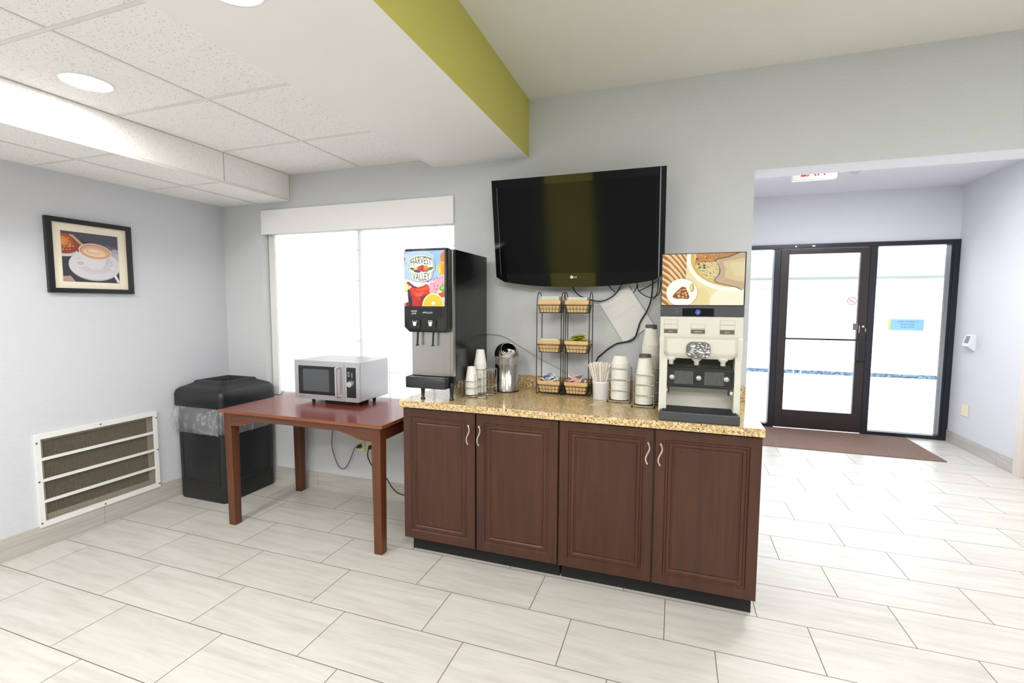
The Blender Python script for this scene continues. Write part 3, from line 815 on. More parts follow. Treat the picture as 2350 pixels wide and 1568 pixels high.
cord('tangled thin black cords under the right end of the television', [
    [(-.22, -.05, 1.60), (-.215, -.045, 1.565), (-.208, -.045, 1.539), (-.175, -.045, 1.51), (-.144, -.045, 1.498), (-.113, -.045, 1.503), (-.090, -.045, 1.529), (-.083, -.045, 1.60)],
    [(-.211, -.047, 1.534), (-.161, -.047, 1.558), (-.105, -.047, 1.595)],
    [(-.40, -.05, 1.60), (-.383, -.045, 1.567), (-.343, -.04, 1.527)],
    [(-.218, -.05, 1.60), (-.218, -.045, 1.562), (-.236, -.04, 1.527)],
    [(-.10, -.045, 1.61), (-.10, -.04, 1.54), (-.115, -.035, 1.50), (-.125, -.03, 1.488)]], (-.23, -.045, 1.49), rad=.0028)
cord('thin beige cable sagging along the wall behind the counter bin', [[(-1.24, -.012, 1.262), (-1.177, -.008, 1.256), (-1.099, -.008, 1.251), (-1.038, -.008, 1.230), (-.932, -.008, 1.170), (-.814, -.008, 1.104), (-.698, -.008, 1.052), (-.641, -.008, 1.018), (-.60, -.01, .998)]], (-.9, -.01, .995), M_bcord, 'wall_cable', .0028)

# notice sheet hanging askew
P4 = [(-.274, 1.571), (-.122, 1.342), (-.290, 1.222), (-.442, 1.462)]
r = root('paper_notice', (-.28, -.008, 1.40), 'white printed notice hanging crooked on the wall under the television', 'notice')
f = front(0)
b = MB(); b.prism(list(reversed(P4)), f, .0095, .0115); b.build('notice_sheet', M_paper, r)
U = (Vector((P4[0][0], P4[0][1])) - Vector((P4[3][0], P4[3][1]))); V = (Vector((P4[2][0], P4[2][1])) - Vector((P4[3][0], P4[3][1])))
o_ = P4[3]; ux, uy = U.normalized(); vx, vy = (-V).normalized()
NF = Fr((o_[0], -.0119, o_[1]), (ux, 0, uy), (vx, 0, vy), (0, -1, 0)); wU, wV = U.length, V.length
b = MB()
rr = random.Random(5)
for v0, u0, u1 in ((.025, .03, .15), (.045, .015, .17), (.06, .05, .12), (.125, .02, .17), (.138, .04, .14)):
    u = u0
    while u < u1:
        L = rr.uniform(.006, .016); b.flat([(u, -v0 - .0022), (u + L, -v0 - .0022), (u + L, -v0 + .0008), (u, -v0 + .0008)], NF, 0); u += L + .004
b.build('notice_print', plain('faint_print', (208, 208, 210), .7), r)

# ------------------------------------------------------------------ juice dispenser
DX0, DX1 = -1.43, -1.163; DYF = -.565; DYB = -.07; DZ0 = 1.010
r = root('juice_dispenser', ((DX0 + DX1) / 2, -.33, ZTOP), 'tall black juice dispenser with colourful fruit panel on the counter', 'juice dispenser')
MB().box(DX0, DX1, DYF + .03, DYB, DZ0, 1.757).build('cabinet_body', plain('black_side', (17, 17, 18), .22), r, .004)
b = MB(); b.box(DX0 + .004, DX1, DYF, DYF + .030, 1.045, 1.752); b.build('steel_front', M_steel, r, .004)
MB().box(DX0 + .018, DX1 - .018, DYF - .002, DYF, 1.055, 1.30).build('splash_panel', M_steel, r, .001)
# protruding head with printed panel
HX0, HX1, HY = -1.443, -1.176, -.618
def headring(z, ins=0., y=HY):
    x0, x1 = HX0 + ins, HX1 - ins; R_ = .012
    o = [(x1, DYF, z), (x1, y + ins + R_, z)]
    for i in range(1, 6): a = PI / 2 * i / 5; o.append((x1 - R_ + R_ * math.cos(a), y + ins + R_ - R_ * math.sin(a), z))
    o += [(x0 + .012, y + ins, z), (x0, y + ins + .012, z), (x0, DYF, z)]
    return o
b = MB(); loft(b, [headring(1.440), headring(1.748), headring(1.757, .003)], 0)
hd = b.build('display_head', M_black, r)
b = MB(); loft(b, [headring(1.296, .016), headring(1.325, -.002, HY - .004), headring(1.44, -.002, HY - .004)], 0)
vl = b.build('valve_cover', plain('valve_black', (33, 34, 35), .35), r)
A = Art(HX0 + .004, HX1 - .012, 1.441, 1.744, front(HY), .0004, 'juice')
A.poly(rect(0, 1, 0, 1), (156, 200, 244)); A.e(.35, .12, .4, .12, (196, 220, 248)); A.e(.15, .4, .22, .2, (190, 218, 248)); A.e(.85, .45, .25, .18, (180, 208, 248))
A.poly([(0, .5), (.3, .56), (.6, .56), (1, .48), (1, 1), (0, 1)], (236, 240, 250)); A.e(0, .14, .035, .05, (214, 130, 120))
A.e(1.0, .13, .1, .1, (226, 128, 38)); A.e(.97, .32, .13, .12, (250, 190, 36), -.3); A.e(1., .33, .09, .1, (248, 164, 22)); A.e(.88, .33, .03, .08, (226, 222, 90))
# splash
rs = random.Random(11)
A.poly([(.05, .56), (.12, .55), (.2, .6), (.3, .65), (.24, .66), (.12, .62)], (168, 60, 70))
A.e(.8, .64, .2, .1, (244, 214, 226)); A.poly([(.62, .62), (.9, .47), (1, .45), (1, .62), (.8, .75), (.6, .76)], (236, 184, 198))
for i in range(46):
    A.e(rs.uniform(.58, .99), rs.uniform(.47, .78), rs.uniform(.006, .022), rs.uniform(.004, .014), rs.choice([(170, 40, 56), (196, 70, 84), (250, 240, 246), (228, 130, 150)]), rs.uniform(0, 3), keep=True, n=8)
A.up()
A.poly([(.12, .71), (.16, .66), (.22, .655), (.32, .655), (.42, .64), (.52, .60), (.60, .61), (.64, .70), (.62, 1.), (.14, 1.)], (218, 56, 34))
A.poly([(.09, .70), (.14, .69), (.2, .86), (.22, 1.), (.12, 1.)], (48, 34, 50))
A.poly([(.13, .71), (.17, .72), (.27, .88), (.24, .92), (.16, .8)], (184, 36, 28)); A.poly([(.25, .75), (.38, .76), (.52, .72), (.44, .82), (.32, .82)], (244, 96, 60)); A.poly([(.28, .68), (.45, .68), (.6, .63), (.6, .7), (.4, .73)], (246, 84, 52))
A.poly([(.22, .8), (.36, .86), (.4, 1.), (.2, 1.)], (196, 40, 28)); A.poly([(.4, .83), (.56, .78), (.6, .9), (.5, .96), (.42, .94)], (132, 30, 24)); A.poly([(.36, .9), (.46, .88), (.5, 1), (.38, 1.)], (164, 34, 26))
A.poly([(.18, .62), (.35, .65), (.32, .67), (.2, .66)], (120, 24, 36))
A.poly([(.24, .63), (.36, .655), (.5, .625), (.56, .59), (.4, .60)], (250, 246, 236))
A.e(.02, .65, .1, .085, (228, 236, 150)); A.e(.02, .66, .06, .06, (240, 244, 186)); A.poly([(0, .74), (.09, .74), (.11, .93), (0, .96)], (250, 246, 244))
A.e(.1, .965, .055, .04, (112, 34, 44)); A.e(.02, .97, .04, .03, (206, 120, 104))
A.e(.97, .67, .09, .055, (110, 178, 84), -.4); A.e(.97, .665, .05, .025, (170, 216, 130), -.4); A.e(.95, .78, .09, .055, (214, 84, 58)); A.e(.9, .74, .05, .02, (240, 230, 170))
A.e(.73, 1.0, .27, .235, (255, 236, 176), n=40); A.e(.73, 1.0, .24, .208, (254, 200, 52), n=40)
for i in range(9):
    a = math.radians(180 + i * 22.5)
    A.poly([(.73 + .02 * math.cos(a + 1.57), .985 + .02 * math.sin(a + 1.57) * .8), (.73 + .22 * math.cos(a - .03), .985 + .19 * math.sin(a - .03)), (.73 + .22 * math.cos(a + .03), .985 + .19 * math.sin(a + .03))], (255, 222, 104), keep=(i > 0))
A.e(.73, .945, .05, .03, (255, 246, 222))
# badge
cxl = .44
def badge(s, sv):
    top = [(cxl + s * .31 * math.cos(t), .26 - sv * .165 * math.sin(t) ** .8 if math.sin(t) > 0 else .26) for t in [PI * i / 16 for i in range(17)]]
    bot = [(cxl - s * .31, .30), (cxl - s * .33, .34), (cxl - s * .27, .38), (cxl - s * .25, .50), (cxl - s * .12, .545), (cxl, .555), (cxl + s * .12, .545), (cxl + s * .25, .50), (cxl + s * .27, .38), (cxl + s * .33, .34), (cxl + s * .31, .30)]
    return top + bot
A.poly(badge(1.06, 1.12), (238, 252, 244)); A.poly(badge(1., 1.), (92, 128, 96)); A.poly(badge(.955, .93), (246, 252, 240))
A.up(); ti = A.mi((48, 58, 44))
S = A.u1 - A.u0
fw_ = lambda x, y: (x, y * (1.0 + .0) - 1.9 * x * x / S * .75)
put_text(A.mb, 'HARVEST', front(HY), A.u0 + cxl * S, A.v1 - .237 * (A.v1 - A.v0), .040, A.d, ti, w=.128, fn=lambda x, y: (x, y * (1 + .0 * x) - 2.4 * x * x))
put_text(A.mb, 'VALLEY', front(HY), A.u0 + cxl * S, A.v1 - .535 * (A.v1 - A.v0), .042, A.d, ti, w=.108, fn=lambda x, y: (x, y + 2.6 * x * x * (1 - y / .06)))
for (a, b_, c_, d_, q, ro) in ((.24, .325, .075, .024, (66, 112, 66), .2), (.66, .325, .08, .026, (74, 122, 80), -.2), (.31, .32, .06, .032, (226, 220, 110), -.5), (.345, .365, .09, .025, (84, 54, 130), .1), (.42, .32, .075, .05, (206, 66, 74), 0), (.50, .335, .07, .045, (176, 44, 66), 0), (.56, .315, .06, .05, (246, 150, 40), 0), (.47, .28, .05, .025, (196, 46, 50), 0), (.57, .355, .05, .03, (226, 96, 60), 0)):
    A.e(a, b_, c_, d_, q, ro)
A.mb.build('printed_panel', A.mats, hd)
f = front(HY - .0065)
b = MB(); b.prism(rrect(-1.425, -1.205, 1.375, 1.432, .004), f, 0, .001); b.build('flavour_strip', plain('strip_black', (18, 19, 21), .25), vl)
b = MB(); put_text(b, 'ORANGE', f, -1.375, 1.410, .0085, .0014, 0, w=.036); put_text(b, 'JUICE', f, -1.375, 1.397, .0085, .0014, 0, w=.028); b.build('flavour_name', M_logo, vl)
b = MB(); put_text(b, 'APPLE JUICE', f, -1.29, 1.402, .0085, .0014, 0, w=.062); b.build('flavour_name', M_logo, vl)
for i, ux_ in enumerate((-1.370, -1.272)):
    b = MB(); b.prism(rrect(ux_ - .035, ux_ + .035, 1.318, 1.368, .012), f, -.002, .004)
    bt = b.build('push_button', plain('button_black', (20, 20, 22), .3), vl)
    b = MB()
    b.flat([(ux_ - .0135, 1.361), (ux_ - .011, 1.361), (ux_ - .006, 1.335), (ux_ - .0085, 1.335)], f, .0045); b.flat([(ux_ + .011, 1.361), (ux_ + .0135, 1.361), (ux_ + .0085, 1.335), (ux_ + .006, 1.335)], f, .0045)
    if i: b.flat(rect(ux_ - .012, ux_ + .012, 1.3605, 1.3625), f, .0045)
    b.flat(ell(ux_, 1.348, .0078, .0085, 14), f, .0047); b.flat([(ux_ - .009, 1.332), (ux_ + .009, 1.332), (ux_ + .004, 1.341), (ux_ - .004, 1.341)], f, .0047)
    b.build('cup_icon', M_logo, bt)
    b = MB(); b.cyl((ux_ + .002, HY + .022, 1.30), (ux_ - .002, HY + .020, 1.222), .0058, .005, 10); b.box(ux_ - .008, ux_ + .004, HY + .013, HY + .028, 1.219, 1.226); b.build('nozzle', M_black, r)
TY_ = -.628
b = MB()
def trayring(z, ins=0.): return [(x, y, z) for x, y in [(HX1 - .008 - ins, DYF + .02), (HX0 + .004 + ins, DYF + .02), (HX0 + .004 + ins, TY_ + .012 + ins), (HX0 + .016 + ins, TY_ + ins)] + [(HX1 - .03 + (.022 - ins) * math.sin(a), TY_ + .022 - (.022 - ins) * math.cos(a)) for a in [PI / 2 * i / 5 for i in range(6)]]]
loft(b, [trayring(.982, .002), trayring(.985), trayring(1.040), trayring(1.044, .003), trayring(1.044, .008), trayring(1.038, .010)], 0)
b.build('drip_tray', plain('tray_black', (36, 39, 44), .4), r)
b = MB()
for i in range(14): y = DYF + .0 - .052 * i / 13; b.box(HX0 + .02, HX1 - .03, y - .0012, y + .0012, 1.038, 1.0415)
b.box(HX0 + .02, HX1 - .03, DYF - .053, DYF, 1.036, 1.038)
b.build('drip_grate', M_steel, r)
b = MB(); b.box(DX0 + .004, DX1 - .001, DYF + .012, DYF + .06, .995, 1.045); b.build('lower_panel', M_black, r, .003)
for x, y in ((-1.352, -.575), (-1.180, -.555), (DX0 + .03, DYB - .04), (DX1 - .02, DYB - .04)):
    MB().lathe([(.0001, 0), (.013, 0), (.013, .006), (.0085, .012), (.0135, .075), (.0155, .10), (.0001, .10)], (x, y, ZTOP), 14).build('foot', M_black, r)
MB().cyl((DX1 - .003, DYF + .045, .985), (DX1 + .006, DYF + .045, .985), .005, n=10).build('side_screw', M_chrome, r)

# ------------------------------------------------------------------ coffee machine
CX0, CX1 = -.0665, .292; YF = -.60; YB = -.10
r = root('coffee_machine', (.112, -.36, ZTOP), 'cream coffee machine with lit coffee picture and black drip tray', 'coffee machine')
b = MB()
b.box(CX0 + .002, CX1 - .002, -.50, YB, ZTOP + .004, 1.692); b.box(CX0 + .002, CX0 + .038, -.592, -.50, .945, 1.262); b.box(CX1 - .030, CX1 - .002, -.592, -.50, .945, 1.262)
b.box(CX0 + .002, CX1 - .002, -.560, -.50, 1.30, 1.692)
b.build('machine_body', M_cream, r, .003)
MB().box(CX0, CX1, YF, -.56, 1.449, 1.690).build('light_box', plain('box_dark', (58, 50, 42), .4), r, .003)
A = Art(CX0 + .004, CX1 - .006, 1.453, 1.686, front(YF), .0006, 'coffee')
A.poly(rect(0, 1, 0, 1), (236, 226, 190)); A.poly([(0, 0), (.36, 0), (.36, 1), (0, 1)], (222, 176, 118))
for i in range(-9, 8):
    y = i * .125
    A.poly([(0, y), (.1, y + .09), (.22, y + .30), (.36, y + .62), (.36, y + .70), (.2, y + .36), (.08, y + .16), (0, y + .06)], (156, 108, 68), keep=(i > -9))
A.up()
for i in range(-9, 8):
    y = i * .125 + .07
    A.poly([(0, y), (.1, y + .09), (.22, y + .30), (.36, y + .62), (.36, y + .65), (.2, y + .34), (.08, y + .14), (0, y + .03)], (240, 204, 150), keep=(i > -9))
A.poly([(.30, .0), (1, 0), (1, 1), (.16, 1), (.3, .62)], (236, 224, 176)); A.e(.93, 1.0, .35, .4, (244, 240, 216)); A.e(.50, .95, .1, .3, (230, 214, 158))
A.e(.88, .10, .58, .64, (252, 252, 240), n=48); A.e(.90, .09, .55, .565, (214, 176, 92), n=48); A.e(.92, .10, .53, .54, (222, 206, 150), n=48)
A.poly([(.42, .0), (1., .0), (1, .08), (.8, .12), (.6, .17), (.46, .17), (.40, .2)], (196, 130, 66))
rs = random.Random(21)
for i in range(330):
    u, v = rs.uniform(.385, .72), rs.uniform(.02, .6)
    if math.hypot((u - .92) / .52, (v - .10) / .53) > 1 or (u > .68 and v > .15): continue
    A.e(u, v, rs.uniform(.002, .007), rs.uniform(.003, .010), rs.choice([(120, 100, 60), (90, 74, 46), (250, 244, 214), (246, 236, 196), (150, 120, 66), (206, 150, 80)]), keep=True, n=7)
A.up()
for (u, v) in ((.52, .23), (.465, .265), (.52, .275), (.43, .1), (.45, .2)): A.e(u, v, .014, .018, (74, 66, 36), keep=True, n=9)
A.up()
crm = [(.66, .135), (.8, .09), (1.01, .03), (1.01, .66), (.9, .64), (.78, .60), (.68, .555), (.655, .51), (.70, .42), (.715, .32), (.69, .22)]
def smo(P, k=5):
    o = []; L = len(P)
    for i in range(L):
        p0, p1, p2, p3 = P[i - 1], P[i], P[(i + 1) % L], P[(i + 2) % L]
        for j in range(k):
            t = j / k; o.append(tuple(.5 * (2 * p1[q] + (-p0[q] + p2[q]) * t + (2 * p0[q] - 5 * p1[q] + 4 * p2[q] - p3[q]) * t * t + (-p0[q] + 3 * p1[q] - 3 * p2[q] + p3[q]) * t ** 3) for q in (0, 1)))
    return o
crm = smo(crm)
A.poly([(a - .012, b_ + .004 if b_ > .3 else b_ - .02) for a, b_ in crm], (104, 84, 64)); A.poly(crm, (196, 170, 142)); A.poly([(.74, .17), (1, .1), (1, .56), (.86, .52), (.77, .46), (.78, .3)], (214, 196, 152)); A.poly([(.82, .2), (1, .16), (1, .46), (.88, .44)], (222, 208, 168))
A.e(.25, .755, .195, .275, (226, 236, 226), n=36); A.e(.255, .755, .185, .265, (250, 250, 246), n=36); A.e(.375, .66, .03, .085, (176, 174, 96)); A.e(.365, .66, .022, .07, (222, 218, 150))
A.poly([(.135, .83), (.18, .74), (.25, .64), (.30, .65), (.33, .76), (.35, .85), (.33, .885), (.26, .87), (.2, .88), (.15, .855)], (132, 76, 40))
for i in range(30):
    u, v = rs.uniform(.17, .325), rs.uniform(.68, .86)
    if v < .64 + abs(u - .27) * 1.6: continue
    A.e(u, v, .016, .012, rs.choice([(236, 184, 112), (198, 136, 76), (250, 212, 150)]), rs.uniform(-.6, .6), keep=True, n=9)
A.mb.build('printed_panel', A.mats, r)
MB().box(CX0, CX1 + .0, YF + .002, -.56, 1.400, 1.449).build('display_band', M_char, r, .002)
f = front(YF + .002)
dsp = MB().prism(rect(.031, .166, 1.402, 1.438), f, 0, .001).build('display', plain('display_dark', (12, 12, 20), .15), r)
b = MB()
for i in range(10):
    a = 2 * PI * i / 10; b.flat(ell(.098 + .009 * math.cos(a), 1.420 + .010 * math.sin(a), .0022, .0022, 8), f, .0014)
b.flat(ell(.098, 1.420, .0042, .005, 10), f, .0014)
b.build('display_glyph', emit('display_blue', (120, 150, 235), 1.2), dsp)
b = MB()
for u in (-.002, .004, .010): b.flat(rect(u, u + .004, 1.420, 1.4225), f, .0004)
b.flat(rect(.006, .012, 1.430, 1.4325), f, .0004); b.build('band_print', M_lg, r)
# front cowl with the three selectors
b = MB(); b.box(CX0 + .001, CX1 - .001, YF + .006, -.56, 1.300, 1.400); b.build('front_cowl', M_cream, r, .003)
f = front(YF + .006)
for i, (uc, top, n_b, word) in enumerate(((-.018, 1.385, 2, 'DECAF'), (.101, 1.366, 1, 'HOUSE BLEND'), (.225, 1.384, 2, 'BOLD'))):
    g0 = MB(); g0.prism(rect(uc - .031, uc + .031, 1.320 - (.002 if i else 0), top), f, 0, .0006); sl = g0.build('selector', plain('selector_edge', (176, 174, 158), .5), r)
    hgt = .0195
    for j in range(n_b):
        z1_ = top - .0012 - j * (hgt + .0022); g0 = MB(); g0.prism(rect(uc - .0295, uc + .0295, z1_ - hgt, z1_), f, .0006, .003); g0.build('push_button', plain('button_cream', (202, 201, 188), .4), sl)
    g0 = MB(); g0.prism(rect(uc - .030, uc + .030, 1.3215, 1.339), f, .0006, .0014); lb = g0.build('name_plate', plain('plate_brown', (92, 84, 72), .5), sl)
    g0 = MB(); put_text(g0, word, f, uc, 1.328, .0042, .0018, 0, w={'DECAF': .018, 'HOUSE BLEND': .034, 'BOLD': .018}[word]); g0.build('plate_text', M_logo, lb)
# dispensing hood
def hood(z, y, ins): return [(x, yy, z) for x, yy in [(CX1 - .020 - ins, -.555), (CX0 + .020 + ins, -.555), (CX0 + .020 + ins, y + .02), (CX0 + .036 + ins, y), (CX1 - .036 - ins, y), (CX1 - .020 - ins, y + .02)]]
b = MB(); loft(b, [hood(1.205, -.600, .016), hood(1.225, -.618, .004), hood(1.240, -.622, 0), hood(1.295, -.626, 0), hood(1.305, -.606, 0)], 0, sm=False); b.build('dispensing_hood', M_cream, r, .004)
for sx, x0 in ((0, CX0 + .001), (1, CX1 - .021)):
    o = [(-.56, 1.305), (-.600, 1.305), (-.604, 1.285), (-.600, 1.24), (-.592, 1.20), (-.580, 1.15), (-.56, 1.15)]
    MB().prism(o, leftw(x0), 0, .020).build('side_cheek', M_cream, r, .002)
cs = MB(); cs.prism(rrect(.056, .152, 1.214, 1.281, .022, 6), front(-.626), -.004, .010); cs.build('chrome_badge', M_chrome, r, .004, 3)
bn = NT('badge_chrome'); tp = bn.new('ShaderNodeTexCoord').outputs['Object']; nn = bn.new('ShaderNodeTexNoise', {'Vector': tp, 'Scale': 55., 'Detail': 1.}).outputs['Fac']
bbn = bn.pbsdf(Base_Color=G(.8), Metallic=1., Roughness=.07); bmp = bn.new('ShaderNodeBump', {'Strength': 1., 'Distance': .006, 'Height': nn}); bn.t.links.new(bmp.outputs[0], bbn.inputs['Normal'])
for q_ in r.children:
    if q_.name.startswith('chrome_badge'): q_.data.materials[0] = bn.m
MB().prism(rrect(.053, .155, 1.211, 1.284, .025, 6), front(-.626), -.004, .002).build('badge_surround', plain('surround_grey', (96, 92, 84), .4), r)
for uc in (-.012, .100, .213):
    b = MB(); b.lathe([(.0001, .04), (.026, .038), (.020, .024), (.011, .017), (.011, 0), (.008, 0), (.008, .008)], (uc, -.585, 1.174), 18); b.cyl((uc, -.575, 1.190), (uc, -.575, 1.21), .009, n=12)
    b.build('spout', M_cream, r)
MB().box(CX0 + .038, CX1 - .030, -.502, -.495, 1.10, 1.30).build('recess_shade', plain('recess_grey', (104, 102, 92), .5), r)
# ribbed cup shelf
SH0, SH1, SV_0, SV_1 = CX0 + .026, CX1 - .028, 1.066, 1.160
YS = -.588
b = MB(); b.prism(rrect(SH0, SH1, SV_0, SV_1, .020), front(YS), -.020, 0); b.rings(SH0 + .004, SH1 - .004, SV_0 + .006, SV_1 - .006, front(YS), [(0, 0), (.003, .004), (.006, .004), (.008, 0)], cap=False)
sh = b.build('cup_shelf', M_mblk, r, .002)
b = MB(); nr = 46
for i in range(nr):
    u = SH0 + .045 + (SH1 - SH0 - .09) * i / (nr - 1)
    if min(abs(u - q) for q in ((SH0 + SH1) / 2,)) < .022: continue
    b.prism(rect(u - .0009, u + .0009, SV_0 + .016, SV_1 - .016), front(YS), 0, .002)
b.build('ribs', plain('rib_grey', (120, 122, 118), .4), sh)
for uc in (SH0 + .034, (SH0 + SH1) / 2, SH1 - .034):
    b = MB(); b.lathe([(.0001, .004), (.012, .004), (.012, .0)], (uc, YS, (SV_0 + SV_1) / 2), 20, axis=(0, -1, 0))
    for k in range(18):
        a = 2 * PI * k / 18; p = Vector((uc + .022 * math.cos(a), YS - .0005, (SV_0 + SV_1) / 2 + .022 * math.sin(a))); b.cyl(p, p + Vector((0, -.002, 0)), .0014, n=6, m=1)
    b.build('position_mark', [plain('mark_silver', (188, 190, 186), .3, metal=.6), M_blackm], sh)
for x in (CX0 + .046, CX1 - .050):
    MB().box(x - .004, x + .004, YS + .002, YS + .014, SV_0 - .028, SV_0 + .005).build('shelf_hook', M_mblk, sh)
for x in (CX0 + .030, CX1 - .046): MB().box(x, x + .014, -.586, -.570, 1.042, 1.056).build('shelf_pin', M_cream, sh, .002)
# drip tray
b = MB(); b.box(CX0 + .008, CX1 - .004, -.640, -.50, ZTOP, .957); tr = b.build('drip_tray', M_char, r, .006, 3)
b = MB()
b.box(CX0 + .020, CX1 - .016, -.632, -.505, .956, .9578, 1)
for i in range(44): x = CX0 + .022 + (CX1 - CX0 - .040) * i / 43; b.box(x - .0011, x + .0011, -.630, -.508, .958, .961)
for i in range(9): y = -.628 + .119 * i / 8; b.box(CX0 + .022, CX1 - .018, y - .001, y + .001, .958, .961)
b.build('drip_grate', [M_mblk, M_blackm], tr)

# ------------------------------------------------------------------ counter bin (chrome, domed lid)
bx, by, br = -.992, -.160, .073
r = root('countertop_bin', (bx, by, ZTOP), 'small round chrome countertop bin with an open domed lid', 'trash bin')
MB().lathe([(.0001, 0), (br + .003, 0), (br + .004, .004), (br + .002, .010), (br, .012), (br, .200), (br - .002, .214)], (bx, by, ZTOP), 48).build('bin_body', plain('polished_steel', (196, 192, 188), .13, metal=1.), r)
MB().lathe([(br + .0045, 0), (br + .0055, .003), (br + .0045, .008)], (bx, by, ZTOP), 48).build('base_ring', M_black, r)
# dome with opening toward the front right
ctr = Vector((bx, by, ZTOP + .232)); R_ = .077; ax = Vector((.44, -.70, .56)).normalized()
b = MB(); n1, n2 = 26, 56; a = ax.orthogonal().normalized(); bq = ax.cross(a)
vs = []; idx = {}
th0 = math.asin(.047 / R_)
for i in range(n1 + 1):
    th = th0 + (PI * .86 - th0) * i / n1
    for j in range(n2):
        ph = 2 * PI * j / n2
        p = ctr + (ax * math.cos(th) + (a * math.cos(ph) + bq * math.sin(ph)) * math.sin(th)) * R_
        if p.z < ZTOP + .212: p = Vector((bx + (p.x - bx) * 1., by + (p.y - by) * 1., ZTOP + .212))
        vs.append(p)
fs = [(i * n2 + j, i * n2 + (j + 1) % n2, (i + 1) * n2 + (j + 1) % n2, (i + 1) * n2 + j) for i in range(n1) for j in range(n2)]
b.add(vs, fs, 0, True); b.build('domed_lid', plain('polished_steel', (196, 192, 188), .13, metal=1.), r)
vi = [ctr + (p - ctr) * .955 for p in vs]; bi = MB(); bi.add(vi, fs, 0, True); bi.build('dome_inner_shade', plain('inner_shade_dark', (40, 38, 36), .5), r)  # dark lining added in place of the shade inside the polished dome
rim = [ctr + (ax * math.cos(th0) + (a * math.cos(2 * PI * j / 40) + bq * math.sin(2 * PI * j / 40)) * math.sin(th0)) * R_ for j in range(40)]
MB().tube(rim, .0025, 8, closed=True).build('opening_rim', M_chrome, r)
b = MB(); rings_ = []; rr = random.Random(9)
for j, (z, q, amp) in enumerate(((.216, .074, 0), (.222, .082, .003), (.205, .088, .004), (.188, .084, .004), (.172, .080, .003))):
    rings_.append([(bx + (q + amp * math.sin(i * 1.1 + j)) * math.cos(2 * PI * i / 60), by + (q + amp * math.sin(i * 1.1 + j)) * math.sin(2 * PI * i / 60), ZTOP + z + (.004 * math.sin(i * .7) if j == 4 else 0)) for i in range(60)])
loft(b, rings_, 0, False, False); b.build('bag_liner', M_liner2, r)
b = MB(); rr = random.Random(4)
for i in range(9):
    p = ctr + Vector((rr.uniform(-.035, .04), rr.uniform(-.045, .0), rr.uniform(-.012, .012)))
    q = [p + Vector((rr.uniform(-.022, .022), rr.uniform(-.012, .012), rr.uniform(-.015, .03))) for _ in range(6)]
    b.add(q, [(0, 1, 2), (1, 2, 3), (2, 3, 4), (3, 4, 5), (0, 2, 4), (1, 3, 5)])
tag(b.build('crumpled_litter', M_cup), 'crumpled white paper litter inside the chrome countertop bin', 'litter')['kind'] = 'stuff'

# ------------------------------------------------------------------ cups
def make_cup(name, rm, rb, h, mat, rim=.0018, wall=.0012, band=False):
    """upside-down cup, open mouth at z=0, base at z=h"""
    b = MB()
    b.lathe([(rm - wall, .0), (rm, .0), (rm + rim, .0012), (rm + rim, .0034), (rm, .0048), (rb, h - .001), (rb - .001, h), (rb - .004, h), (rb - .0045, h - .004), (.0001, h - .004)], (0, 0, 0), 28)
    b.lathe([(rm - wall, 0), (rb - wall, h - .006), (.0001, h - .006)], (0, 0, 0), 28)
    if band: b.lathe([(rb + (rm - rb) * .13 + .0012, h * .895), (rb + .0014, h - .001), (rb - .001, h + .0006), (.0001, h + .0006)], (0, 0, 0), 28, 1)
    me = b.build(name, [mat, M_dark_band])
    return me
def stack(proto, x, y, z0, n, step, lab_mid, lab_top, group, first):
    for i in range(n):
        z = z0 + i * step; lab = lab_top if i == n - 1 else lab_mid
        rot = (random.uniform(-.004, .004), random.uniform(-.004, .004), random.uniform(0, 6))
        if first: o = proto; first = False; o.location = (x, y, z)
        else: o = copy_tree(proto, (x + random.uniform(-.0006, .0006), y + random.uniform(-.0006, .0006), z))
        o.rotation_euler = rot; o['label'] = lab; o['category'] = 'cup'; o['group'] = group
sm = make_cup('paper_cup', .0365, .0235, .086, M_cup, .0012)
def juice_stacks():
    stack(sm, -1.127, -.398, ZTOP + .012, 16, .0052, 'small white cup nested in the shorter stack beside the juice dispenser', 'topmost small white cup of the shorter stack beside the juice dispenser', 'small white cups in the short stack', True)
    stack(sm, -1.108, -.312, ZTOP + .012, 34, .0052, 'small white cup nested in the taller stack beside the juice dispenser', 'topmost small white cup of the taller stack beside the juice dispenser', 'small white cups in the tall stack', False)
juice_stacks()
cf = make_cup('coffee_cup', .0445, .0290, .112, M_cup2, .0022, band=True)
stack(cf, -.146, -.328, ZTOP + .014, 28, .0057, 'white coffee cup nested in the lower stack left of the coffee machine', 'topmost coffee cup with dark base on the lower coffee cup stack', 'coffee cups in the lower stack', True)
stack(cf, -.1225, -.232, ZTOP + .014, 55, .0057, 'white coffee cup nested in the tall stack next to the coffee machine', 'topmost coffee cup with dark base on the tallest cup stack', 'coffee cups in the tallest stack', False)
b = MB(); b.lathe([(.0475, 0), (.049, 0), (.0515, .001), (.0515, .003), (.049, .0045), (.0375, .040), (.036, .042), (.0001, .042)], (0, 0, 0), 28)
bw = b.build('foam_bowl', [M_cup])
def bowls():
    for i in range(36):
        z = ZTOP + .012 + i * .0058
        o = bw if i == 0 else copy_tree(bw)
        o.location = (-.284 + random.uniform(-.0008, .0008), -.235 + random.uniform(-.0008, .0008), z)
        o['label'] = 'topmost white foam bowl of the stack between stir sticks and coffee cups' if i == 35 else 'white foam bowl nested in the stack between stir sticks and coffee cups'
        o['category'] = 'bowl'; o['group'] = 'white foam bowls in the wire rack'
bowls()
